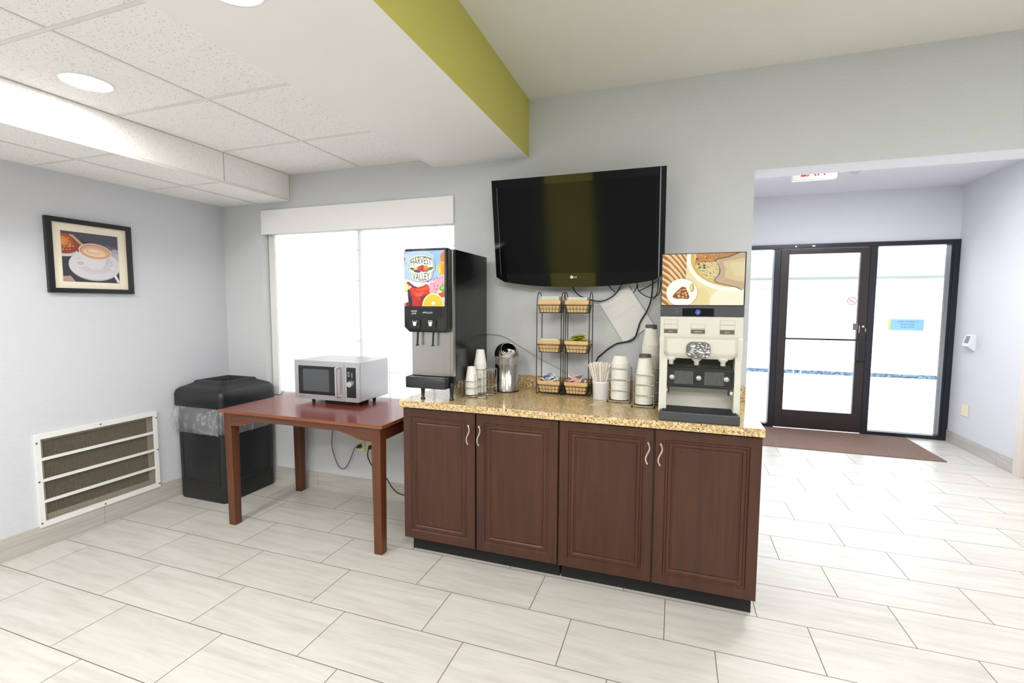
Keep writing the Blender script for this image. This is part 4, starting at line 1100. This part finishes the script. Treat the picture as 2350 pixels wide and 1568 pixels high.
# wire racks round the stacks
def wire_rack(bays, label, rw=.0016, base=ZTOP, feet=()):
    xs = [c_ for q in bays for c_ in (q[0], q[1])]; ys = [c_ for q in bays for c_ in (q[2], q[3])]
    r = root('cup_rack', (sum(xs) / len(xs), sum(ys) / len(ys), base), label, 'rack')
    b = MB()
    for (x0, x1, y0, y1, h, levels) in bays:
        for x, y in ((x0, y0), (x1, y0), (x0, y1), (x1, y1)): b.cyl((x, y, base + .006), (x, y, base + h), rw, n=6)
        for z in levels:
            b.tube([(x0, y0, base + z), ((x0 + x1) / 2, y0 - .003, base + z - .001), (x1, y0, base + z)], rw, 6, smooth=3)
            b.tube([(x1, y0, base + z), (x1, y1, base + z)], rw, 6); b.tube([(x0, y0, base + z), (x0, y1, base + z)], rw, 6)
            b.tube([(x0, y1, base + z), (x1, y1, base + z)], rw, 6)
        b.tube([(x0, y0, base + .008), (x1, y1, base + .008)], rw, 6); b.tube([(x1, y0, base + .008), (x0, y1, base + .008)], rw, 6)
        b.tube([(x0, y0 - .002, base + .008), ((x0 + x1) / 2, y0 - .008, base + .006), (x1, y0 - .002, base + .008)], rw, 6, smooth=4)
    b.build('wire_frame', M_wire, r)
    for (x, y) in feet: MB().cyl((x, y, base), (x, y, base + .009), .004, n=8).build('foot', M_black, r)
    return r
wire_rack([(-1.168, -1.086, -.440, -.356, .135, (.010, .055, .095)), (-1.150, -1.068, -.354, -.270, .155, (.010, .055, .10, .155)), (-1.084, -1.016, -.440, -.36, .01, (.008,)), (-1.066, -1.012, -.354, -.285, .155, (.010, .055, .155))],
          'chrome wire cup rack holding small white cups beside the juice dispenser', feet=((-1.165, -.438), (-1.02, -.436), (-1.016, -.29)))
wire_rack([(-.341, -.227, -.290, -.180, .192, (.008, .068, .128, .190))], 'narrow chrome wire rack holding the stack of foam bowls', .0022, feet=((-.345, -.296), (-.224, -.292), (-.345, -.178)))
wire_rack([(-.198, -.094, -.380, -.279, .175, (.008, .065, .122, .175)), (-.174, -.072, -.277, -.182, .20, (.008, .065, .122, .20))], 'chrome wire rack holding two stacks of coffee cups', .0022, feet=((-.204, -.388), (-.09, -.386), (-.07, -.18)))

# ------------------------------------------------------------------ stir sticks
sx, sy = -.394, -.222
r = root('stick_cup', (sx, sy, ZTOP), 'white plastic cup full of stir sticks beside the basket stands', 'cup')
MB().lathe([(.0001, .002), (.040, 0), (.0425, .003), (.0465, .094), (.0475, .096), (.0475, .106), (.0455, .106), (.0445, .096), (.040, .005), (.0001, .005)], (sx, sy, ZTOP), 36).build('cup_shell', plain('plastic_white', (232, 232, 236), .35), r)
M_stick = plain('birch_stick', (244, 239, 228), .6)
b = MB(); b.prism(rrect(-.0028, .0028, 0, .185, .0027, 4), Fr((0, 0, 0), (1, 0, 0), (0, 0, 1), (0, -1, 0)), -.0006, .0006); st = b.build('stir_stick', M_stick)
def sticks():
    rr = random.Random(2); n = 64; first = True
    for i in range(n):
        k = math.sqrt((i + .5) / n); a = i * 2.39996
        dx_, dy_ = k * math.cos(a), k * math.sin(a)
        base = Vector((sx + dx_ * .030 - dx_ * .02, sy + dy_ * .030 - dy_ * .02, ZTOP + .007))
        top = Vector((sx - .006 + dx_ * .066, sy + dy_ * .05, ZTOP + .19 + .010 * (1 - k) * rr.random()))
        d_ = (top - base).normalized()
        q = Vector((0, 0, 1)).rotation_difference(d_)
        o = st if first else st.copy()
        if not first: COL.objects.link(o)
        first = False
        o.rotation_mode = 'QUATERNION'; o.rotation_quaternion = q @ Matrix.Rotation(rr.uniform(-.9, .9), 3, 'Z').to_quaternion(); o.location = base + d_ * (.016 + rr.uniform(0, .010))
        o['label'] = 'pale wooden stir stick standing in the white plastic cup'; o['category'] = 'stir stick'; o['group'] = 'stir sticks standing in the white cup'
    o = st.copy(); COL.objects.link(o); o.rotation_mode = 'XYZ'
    p0, p1 = Vector((-.424, -.425, ZTOP + .0008)), Vector((-.362, -.262, ZTOP + .0008)); dd = p1 - p0
    ang = math.atan2(dd.y, dd.x); o.rotation_euler = (0, PI / 2, ang); o.location = p0
    M = Matrix.Rotation(ang, 4, 'Z') @ Matrix.Rotation(PI / 2, 4, 'Y') @ Matrix.Rotation(PI / 2, 4, 'Z')
    o.rotation_mode = 'QUATERNION'; o.rotation_quaternion = M.to_quaternion()
    o['label'] = 'single stir stick lying on the granite in front of the white cup'; o['category'] = 'stir stick'; o['group'] = ''
    del o['group']
sticks()

# ------------------------------------------------------------------ tiered basket stands
FY, BY_ = -.200, -.082
def stand(x0, x1, label):
    r = root('basket_stand', ((x0 + x1) / 2, (FY + BY_) / 2, ZTOP), label, 'basket stand', 'black wire basket stands')
    for x in (x0, x1):
        P = [(x, FY, ZTOP + .002), (x, FY, 1.30), (x, FY, 1.44), (x, FY + .004, 1.475), (x, FY + .020, 1.510), (x, (FY + BY_) / 2, 1.527), (x, BY_ - .020, 1.510), (x, BY_ - .004, 1.475), (x, BY_, 1.44), (x, BY_, 1.30), (x, BY_, ZTOP + .002)]
        b = MB(); b.tube(P[:2], .0026, 8); b.tube(P[1:-1], .0026, 8, smooth=4); b.tube(P[-2:], .0026, 8); b.tube([(x, FY, ZTOP + .004), (x, BY_, ZTOP + .004)], .002, 6); b.build('side_frame', M_bwire, r)
    for z in (.922, 1.168, 1.405):
        b = MB(); a0, a1 = x0 + .003, x1 - .003; h = .046; q = .010
        T = [(a0, FY - .002), (a1, FY - .002), (a1, BY_), (a0, BY_)]; Bt = [(a0 + q, FY + q), (a1 - q, FY + q), (a1 - q, BY_ - q), (a0 + q, BY_ - q)]
        def at(s_, t_, k):
            i = s_ % 4; A0, A1, B0, B1 = T[i], T[(i + 1) % 4], Bt[i], Bt[(i + 1) % 4]
            tx, ty = A0[0] + (A1[0] - A0[0]) * t_, A0[1] + (A1[1] - A0[1]) * t_; bx_, by_ = B0[0] + (B1[0] - B0[0]) * t_, B0[1] + (B1[1] - B0[1]) * t_
            return (bx_ + (tx - bx_) * k, by_ + (ty - by_) * k, z + h * k)
        for k, rr_ in ((1., .0018), (.5, .0011), (0., .0018)):
            b.tube([at(s_, 0, k) for s_ in range(4)], rr_, 6, closed=True)
        for s_ in range(4):
            n = 7 if s_ % 2 == 0 else 6
            for i in range(n): t_ = (i + .5) / n; b.tube([at(s_, t_, 1.), at(s_, t_, 0)], .0011, 5)
        for i in range(6):
            t_ = (i + .5) / 6; x = Bt[0][0] + (Bt[1][0] - Bt[0][0]) * t_; b.tube([(x, Bt[0][1], z), (x, Bt[2][1], z)], .001, 5)
        b.build('wire_basket', M_bwire, r)
    return r
stand(-.786, -.636, 'left black wire three tier basket stand under the television')
stand(-.622, -.470, 'right black wire three tier basket stand under the television')
# tan trays seated in the baskets
def tray(x0, x1, z, label, top=.086):
    q = .012; o = MB(); i0 = .0025
    a0, a1, y0, y1 = x0 + .008, x1 - .008, FY + .002, BY_ - .003
    R0 = lambda e, zz: [(a0 + e, y0 + e, zz), (a1 - e, y0 + e, zz), (a1 - e, y1 - e, zz), (a0 + e, y1 - e, zz)]
    loft(o, [R0(q, z + .003), R0(.004, z + .05), R0(.0, z + .052), R0(-.002, z + top), R0(i0, z + top), R0(.006, z + .05), R0(q + i0, z + .006)], 0, True, True, sm=False)
    t = o.build('serving_tray', M_tan); return tag(t, label, 'tray', 'tan trays in the wire baskets')
sides = (('left', -.786, -.636), ('right', -.622, -.470))
tiers = (('bottom', .922), ('middle', 1.168), ('top', 1.405))
for sn, a0, a1 in sides:
    for tn, z in tiers: tray(a0, a1, z, 'tan tray in the %s basket of the %s wire stand' % (tn, sn), .072)
M_pk = {'white': plain('packet_white', (240, 240, 240), .5), 'blue': plain('packet_blue', (150, 176, 220), .5), 'pink': plain('packet_pink', (236, 176, 170), .5), 'yellow': plain('packet_yellow', (226, 208, 60), .5), 'green': plain('packet_green', (140, 150, 40), .5), 'brown': plain('packet_tan', (150, 120, 100), .5)}
def packets(x0, x1, z, n, cols, seed, where, group, flatness=.4):
    rr = random.Random(seed); protos = {}
    for i in range(n):
        c_ = rr.choice(cols)
        if c_ not in protos:
            b = MB(); b.add([(-.028, -.016, 0), (.028, -.016, 0), (.028, .016, 0), (-.028, .016, 0), (-.024, -.013, .003), (.024, -.013, .003), (.024, .013, .003), (-.024, .013, .003)],
                            [(0, 3, 2, 1), (4, 5, 6, 7), (0, 1, 5, 4), (1, 2, 6, 5), (2, 3, 7, 6), (3, 0, 4, 7)])
            o = b.build('sweetener_packet', M_pk[c_]); protos[c_] = o
        else: o = protos[c_].copy(); COL.objects.link(o)
        ht = i / n; sp_ = 1 - .2 * ht; mx, my = (x0 + x1) / 2, (FY + BY_) / 2
        o.location = (mx + rr.uniform(-1, 1) * .046 * sp_, my + rr.uniform(-1, 1) * .034 * sp_, z + .045 + .058 * ht)
        o.rotation_euler = (rr.uniform(-flatness, flatness), rr.uniform(-flatness, flatness), rr.uniform(0, 3.1))
        tag(o, '%s packet heaped in the %s' % ({'brown': 'tan'}.get(c_, c_), where), 'packet', group + ', ' + c_)
packets(-.622, -.470, .922, 34, ['white', 'white', 'pink', 'white', 'brown'], 1, 'bottom basket of the right stand', 'packets in the right bottom basket', .7)
packets(-.786, -.636, .922, 30, ['white', 'white', 'blue', 'white'], 2, 'bottom basket of the left stand', 'packets in the left bottom basket', .5)
packets(-.622, -.470, 1.168, 34, ['yellow', 'green', 'green', 'yellow'], 3, 'middle basket of the right stand', 'packets in the right middle basket', .2)
# folded napkins filling the remaining trays
def napkins(x0, x1, z, top, n, label, group):
    b = MB(); b.box(-(x1 - x0) / 2 + .018, (x1 - x0) / 2 - .018, (FY - BY_) / 2 + .016, (BY_ - FY) / 2 - .014, 0, .0034)
    o = b.build('paper_napkin', plain('napkin_cream', (234, 236, 222), .8), None, .0008); fst = True
    for i in range(n):
        q = o if i == 0 else o.copy()
        if i: COL.objects.link(q)
        q.location = ((x0 + x1) / 2 + random.uniform(-.001, .001), (FY + BY_) / 2 + random.uniform(-.001, .001), z + .012 + (top - .012) * i / n)
        tag(q, label, 'napkin', group)
napkins(-.786, -.636, 1.405, .098, 20, 'pale folded napkin stacked in the top basket of the left stand', 'napkins in the left top basket')
napkins(-.622, -.470, 1.405, .092, 20, 'pale folded napkin stacked in the top basket of the right stand', 'napkins in the right top basket')
napkins(-.786, -.636, 1.168, .080, 18, 'pale folded napkin stacked in the middle basket of the left stand', 'napkins in the left middle basket')

# ------------------------------------------------------------------ hall entrance
f = front(YD)
YG = YD + .03
fb = MB()
fb.box(XO, XR, YD - .03, YD + .08, 2.118, 2.168); fb.box(2.748, XR, YD - .03, YD + .08, 0, 2.118); fb.box(XO, .45, YD - .03, YD + .08, 0, 2.118)
fb.box(1.085, 1.150, YD - .03, YD + .08, 0, 2.118); fb.box(2.035, 2.100, YD - .03, YD + .08, 0, 2.118)
fb.box(2.100, 2.748, YD - .02, YD + .07, .0, .040); fb.box(.45, 1.085, YD - .02, YD + .07, .0, .040)
fb.box(2.742, 2.752, YD - .045, YD - .03, .04, 2.10); fb.box(2.772, 2.784, YD - .04, YD - .03, .04, 2.10)
wf = struct(fb, 'window_2', M_bronze2, .003)
MB().box(2.100, 2.748, YG, YG + .006, .04, 2.118).build('window_pane', M_glass, wf)
MB().box(.45, 1.085, YG, YG + .006, .04, 2.118).build('window_pane', M_glass, wf)
db = MB(); d0, d1 = YD - .028, YD + .017
gx0, gx1, gz0, gz1 = 1.240, 1.943, .222, 2.055
db.box(1.153, gx0, d0, d1, .012, 2.114); db.box(gx1, 2.032, d0, d1, .012, 2.114); db.box(gx0, gx1, d0, d1, gz1, 2.114); db.box(gx0, gx1, d0, d1, .012, gz0)
dd = struct(db, 'door_1', M_bronze, .003)
MB().box(gx0, gx1, YD - .008, YD - .002, gz0, gz1).build('door_glass', M_glass, dd)
MB().box(gx0, gx1, d0 - .002, d1, 1.064, 1.082).build('cross_rail', M_bronze, dd, .002)
MB().box(gx0 - .006, gx1 + .004, d0 - .004, d0, .03, .225).build('kick_plate', M_bronze, dd, .001)
b = MB(); b.box(1.952, 2.028, d0 - .028, d0, .84, 1.072); b.build('pull_plate', M_bronze2, dd, .004)
b = MB(); b.box(1.900, 1.944, d0 - .022, d0 + .0, 1.188, 1.262); b.build('latch_box', plain('latch_grey', (120, 122, 122), .35, metal=.7), dd, .003)
b = MB(); b.box(1.960, 1.968, d0 - .004, d0, 1.155, 1.238); b.build('strike_plate', M_nickel, dd)
b = MB(); b.lathe([(.0001, .012), (.014, .012), (.017, .004), (.018, 0)], (2.0, d0, 1.226), 20, axis=(0, -1, 0)); b.build('lock_cylinder', plain('brass_lock', (196, 188, 170), .25, metal=1.), dd)
b = MB(); b.box(2.019, 2.0265, d0 - .012, d0, 1.17, 1.208); b.cyl((2.02, d0 - .001, 1.205), (2.015, d0 - .014, 1.217), .003, n=8); b.build('key', M_nickel, dd)
# transom marks: little fixings on the door head
b = MB()
for u in (1.30, 1.47, 1.485): b.box(u - .006, u + .006, YD - .034, YD - .03, 2.136, 2.150)
b.build('head_fixings', M_nickel, wf)
# no smoking decal
f = front(YD - .0085)
r = root('no_smoking_decal', (1.885, YD - .009, 1.50), 'small red no smoking decal on the door glass', 'decal')
rd = plain('decal_red', (216, 92, 80), .6); b = MB()
def ringflat(mb, cx_, cz_, r0, r1, fr, d, m, n=32):
    P = [fr.p(cx_ + q * math.cos(2 * PI * i / n), cz_ + q * math.sin(2 * PI * i / n), d) for q in (r0, r1) for i in range(n)]
    mb.add(P, [(i, (i + 1) % n, n + (i + 1) % n, n + i) for i in range(n)], m)
ringflat(b, 1.885, 1.515, .040, .046, f, .0004, 0); b.flat([(1.852, 1.541), (1.856, 1.546), (1.918, 1.489), (1.914, 1.484)], f, .0007, 0)
b.flat(rect(1.858, 1.905, 1.510, 1.516), f, .0004, 1); b.flat(rect(1.907, 1.911, 1.510, 1.516), f, .0004, 1)
put_text(b, 'No Smoking', f, 1.885, 1.432, .013, .0004, 1, w=.085)
b.build('decal_print', [rd, plain('decal_grey', (96, 94, 96), .6)], r)
# blue hours sign
f = front(YG - .0005)
r = root('hours_sign', (2.41, YG, 1.19), 'light blue laundry and pool hours sign on the right glass pane', 'sign')
M_sb = plain('sign_blue_backlit', (156, 210, 248), .5)  # brighter blue stands in for backlight coming through the sign
b = MB(); b.prism(rrect(2.250, 2.578, 1.190, 1.314, .010), f, .0, .002); b.build('sign_panel', M_sb, r)
b = MB(); b.flat(rect(2.250, 2.274, 1.192, 1.312), f, .0024); b.build('yellow_edge', plain('sign_yellow', (226, 232, 150), .5), r)
b = MB(); put_text(b, 'GUEST LAUNDRY &', f, 2.43, 1.279, .016, .0026, 0, w=.190); put_text(b, 'POOL HOURS', f, 2.43, 1.249, .016, .0026, 0, w=.125); put_text(b, '9 AM-10 PM', f, 2.43, 1.219, .016, .0026, 0, w=.115)
b.build('sign_text', plain('sign_navy', (54, 104, 150), .5), r)
# wall keypad and plate on the hall wall
r = root('wall_keypad', (XR, 3.04, 1.09), 'white card reader with a dark keypad on the hall wall', 'keypad')
b = MB(); o = [(XR, 1.01), (XR - .030, 1.03), (XR - .060, 1.06), (XR - .030, 1.175), (XR, 1.185)]
b.prism([(q[0], q[1]) for q in o], Fr((0, 3.04, 0), (1, 0, 0), (0, 0, 1), (0, -1, 0)), -.055, .055); b.build('reader_case', plain('reader_white', (214, 216, 222), .4), r, .005)
Nk = Vector((-.115, 0, .030)).normalized(); Nk = Vector((-.967, 0, .25)); Vk = Vector((.25, 0, .967))
KF = Fr((XR - .060, 3.04, 1.06), (0, -1, 0), Vk, Nk)
b = MB(); b.prism(rrect(-.035, .03, .03, .105, .004), KF, .0, .002); b.build('keypad_face', plain('keypad_dark', (84, 84, 88), .3), r)
r = root('blank_wall_plate', (XR, 3.075, .40), 'ivory wall plate low on the hall wall below the keypad', 'wall plate')
MB().box(XR - .006, XR, 3.015, 3.135, .338, .458).build('plate', M_ivory, r, .002)
# entrance mat
r = root('entrance_mat', (1.5, 2.92, 0), 'brown carpet entrance mat in front of the glass door', 'mat')
MB().box(.62, 2.448, 2.482, 3.35, 0, .009).build('mat_pile', M_mat, r, .003)
# exit sign hanging in the hall
EY = 1.35; EZ0 = 2.427; ec = .985
r = root('exit_sign', (ec, EY, EZ0), 'white exit sign with red letters hanging from the hall ceiling', 'exit sign')
eb = MB().box(ec - .150, ec + .150, EY, EY + .045, EZ0, EZ0 + .19).build('sign_box', plain('exit_white', (240, 232, 226), .4), r, .006)
b = MB(); put_text(b, 'EXIT', front(EY), ec, EZ0 + .028, .125, .001, 0, w=.185); b.build('sign_letters', emit('exit_red', (232, 70, 40), 1.0), r)
MB().box(ec - .05, ec + .05, EY + .005, EY + .04, EZ0 + .19, ZC).build('ceiling_mount', M_white, r, .002)
r = root('smoke_detector', (1.568, 2.44, ZC), 'tiny round detector on the hall ceiling behind the header', 'smoke detector')
MB().lathe([(.0001, -.03), (.03, -.028), (.045, -.012), (.048, 0)], (1.568, 2.44, ZC), 24).build('detector_body', plain('detector_grey', (200, 198, 204), .5), r)

# ------------------------------------------------------------------ outside: pool court
M_deck = plain('pool_deck', (226, 226, 222), .8, var=.05); M_fac = plain('far_stucco', (226, 226, 226), .85, var=.05)
mb = MB(); mb.box(-9, 14, YD + .0, 5.6, -.3, -.03); mb.box(-9, 14, 10.05, 30, -.3, -.03); mb.box(-9, .0, 5.6, 10.05, -.3, -.03); mb.box(9.5, 14, 5.6, 10.05, -.3, -.03)
struct(mb, 'floor_pool_deck', M_deck)
struct(MB().box(-9, -3.67, -8, YD, -.3, -.03), 'floor_side_yard', M_deck)
struct(MB().box(XL, XO - .15, YW, YD, -.3, -.03), 'floor_patio', M_deck)
k = NT('pool_water'); p = k.new('ShaderNodeNewGeometry').outputs['Position']
n = k.new('ShaderNodeTexNoise', {'Vector': p, 'Scale': 3., 'Detail': 3.}).outputs['Fac']
bs = k.pbsdf(Base_Color=lin((168, 200, 216)), Roughness=.08)
bp = k.new('ShaderNodeBump', {'Strength': .3, 'Distance': .05, 'Height': n}); k.t.links.new(bp.outputs[0], bs.inputs['Normal'])
tag(MB().box(0, 9.5, 5.6, 10.02, -.29, -.16).build('pool_water', k.m), 'pale bright pool water beyond the glass doors', 'water')['kind'] = 'stuff'
k = NT('waterline_tile'); p = k.new('ShaderNodeNewGeometry').outputs['Position']; s_ = k.new('ShaderNodeSeparateXYZ', {0: p})
wn_ = k.new('ShaderNodeTexNoise', {'Vector': k.new('ShaderNodeMapping', {'Vector': p, 'Scale': (7., 1., 9.)}).outputs[0], 'Scale': 2., 'Detail': 3.}).outputs['Fac']
k.pbsdf(Base_Color=k.ramp(wn_, [(.4, lin((24, 36, 54))), (.62, lin((84, 104, 124)))]), Roughness=.3)
struct(MB().box(0, 9.5, 10.02, 10.06, -.17, -.075), 'trim_3', k.m)
r = root('pool_handrail', (2.16, 7, -.16), 'thin chrome pool ladder rail beyond the door', 'handrail')
b = MB()
b.tube([(2.09, 6.95, -.15), (2.10, 6.98, .35), (2.125, 7.0, .64), (2.155, 7.02, .73), (2.19, 7.04, .62), (2.23, 7.06, .3), (2.24, 7.08, -.15)], .008, 8, smooth=5)
b.build('rail_tube', M_chrome, r)
r = root('motel_building', (3, 15, 0), 'pale white building with grey eave across the pool', 'building')
MB().box(-9, 14, 15.5, 16, -.03, 3.2).build('facade', M_fac, r)
MB().box(-9, 14, 13.9, 16, 2.36, 2.95).build('eave', plain('eave_grey', (118, 130, 134), .8), r)
M_ro = plain('room_door', (184, 186, 190), .7)
for x in (1.4, 4.9, 8.4):
    MB().box(x, x + .95, 15.46, 15.5, -.03, 2.05).build('room_door', M_ro, r)
    MB().box(x + 1.3, x + 2.7, 15.46, 15.5, .8, 2.05).build('room_window', plain('room_glass', (170, 178, 184), .2), r)

# ------------------------------------------------------------------ light
wd = bpy.data.worlds.new('sky'); sc.world = wd; wd.use_nodes = True
bg = wd.node_tree.nodes['Background']; bg.inputs[0].default_value = (.93, .965, 1., 1); bg.inputs[1].default_value = 3.6
def light(name, typ, loc, energy, color=(1, 1, 1), size=None, size_y=None, rot=None, shape=None, **kw):
    l = bpy.data.lights.new(name, typ); l.energy = energy; l.color = color
    if size: l.size = size
    if shape: l.shape = shape
    if size_y: l.size_y = size_y
    for k_, v in kw.items(): setattr(l, k_, v)
    o = bpy.data.objects.new(name, l); COL.objects.link(o); o.location = loc
    if rot: o.rotation_euler = rot
    return o
light('sun', 'SUN', (0, 0, 10), 6., (1, .97, .93), rot=(math.radians(38), 0, math.radians(-15)), angle=.01)
# unseen fill panels added under the ceiling, behind the photographer
WARM = (1., .99, .975)
for x, y, e in ((.6, -3.3, 50), (2.6, -2.6, 45), (.6, -4.7, 40), (2.8, -4.6, 40)):
    light('ceiling_fill', 'AREA', (x, y, ZC - .01), e, WARM, 1.2, .6, shape='RECTANGLE')
for x, y, e in ((-2.5, -2.9, 24), (-2.5, -4.2, 24), (-1.25, -3.3, 16)):
    light('downlight_lamp', 'AREA', (x, y, ZT - .06 if x < -2 else ZG - .02), e, WARM, .3, shape='DISK')
light('hall_fill', 'AREA', (1.6, 1.4, ZC - .02), 52, (.98, .98, 1.), .6, .6, shape='RECTANGLE')  # unseen fill light added to brighten the hall
# daylight portals at the openings
def portal(loc, sx_, sy_, rot):
    o = light('daylight_portal', 'AREA', loc, 1, (1, 1, 1), sx_, sy_, rot, 'RECTANGLE'); o.data.cycles.is_portal = True
portal((-2.27, .17, 1.4), 1.66, 1.38, (math.radians(-90), 0, 0))
portal((1.6, YD + .1, 1.08), 2.4, 2.1, (math.radians(-90), 0, 0))

# ------------------------------------------------------------------ camera
F_ = Vector((-0.32513616, 0.94260833, -0.07600007)); R_v = Vector((0.94522486, 0.32639071, 0.00436598)); U_ = Vector((-0.02892112, 0.07041762, 0.99709825))
F_ = Vector((-0.32513616, 0.94260833, -0.07600007))
cam = bpy.data.cameras.new('camera'); co = bpy.data.objects.new('camera', cam); COL.objects.link(co)
cam.sensor_fit = 'HORIZONTAL'; cam.sensor_width = 36.; cam.lens = 1083.7 / 2350 * 36.; cam.clip_start = .05; cam.clip_end = 200
yaw, pitch, roll = -.3322, .0761, .0044
fw3 = F_.normalized()
_cy, _sy = math.cos(yaw), math.sin(yaw); fwd = Vector((_sy, _cy, 0)); rt = Vector((_cy, -_sy, 0)); up = Vector((0, 0, 1))
cp_, sp_ = math.cos(pitch), math.sin(pitch); f2 = fwd * cp_ - up * sp_; u2 = up * cp_ + fwd * sp_
cr, sr = math.cos(roll), math.sin(roll); r3 = rt * cr + u2 * sr; u3 = u2 * cr - rt * sr
Mx = Matrix(((r3.x, u3.x, -f2.x, 0), (r3.y, u3.y, -f2.y, -2.936), (r3.z, u3.z, -f2.z, 1.4471), (0, 0, 0, 1)))
co.matrix_world = Mx
sc.camera = co
vs_ = sc.view_settings
sc.display_settings.display_device = 'sRGB'
vs_.view_transform = 'Standard'; vs_.look = 'None'; vs_.exposure = .40; vs_.gamma = 1.; vs_.use_curve_mapping = False
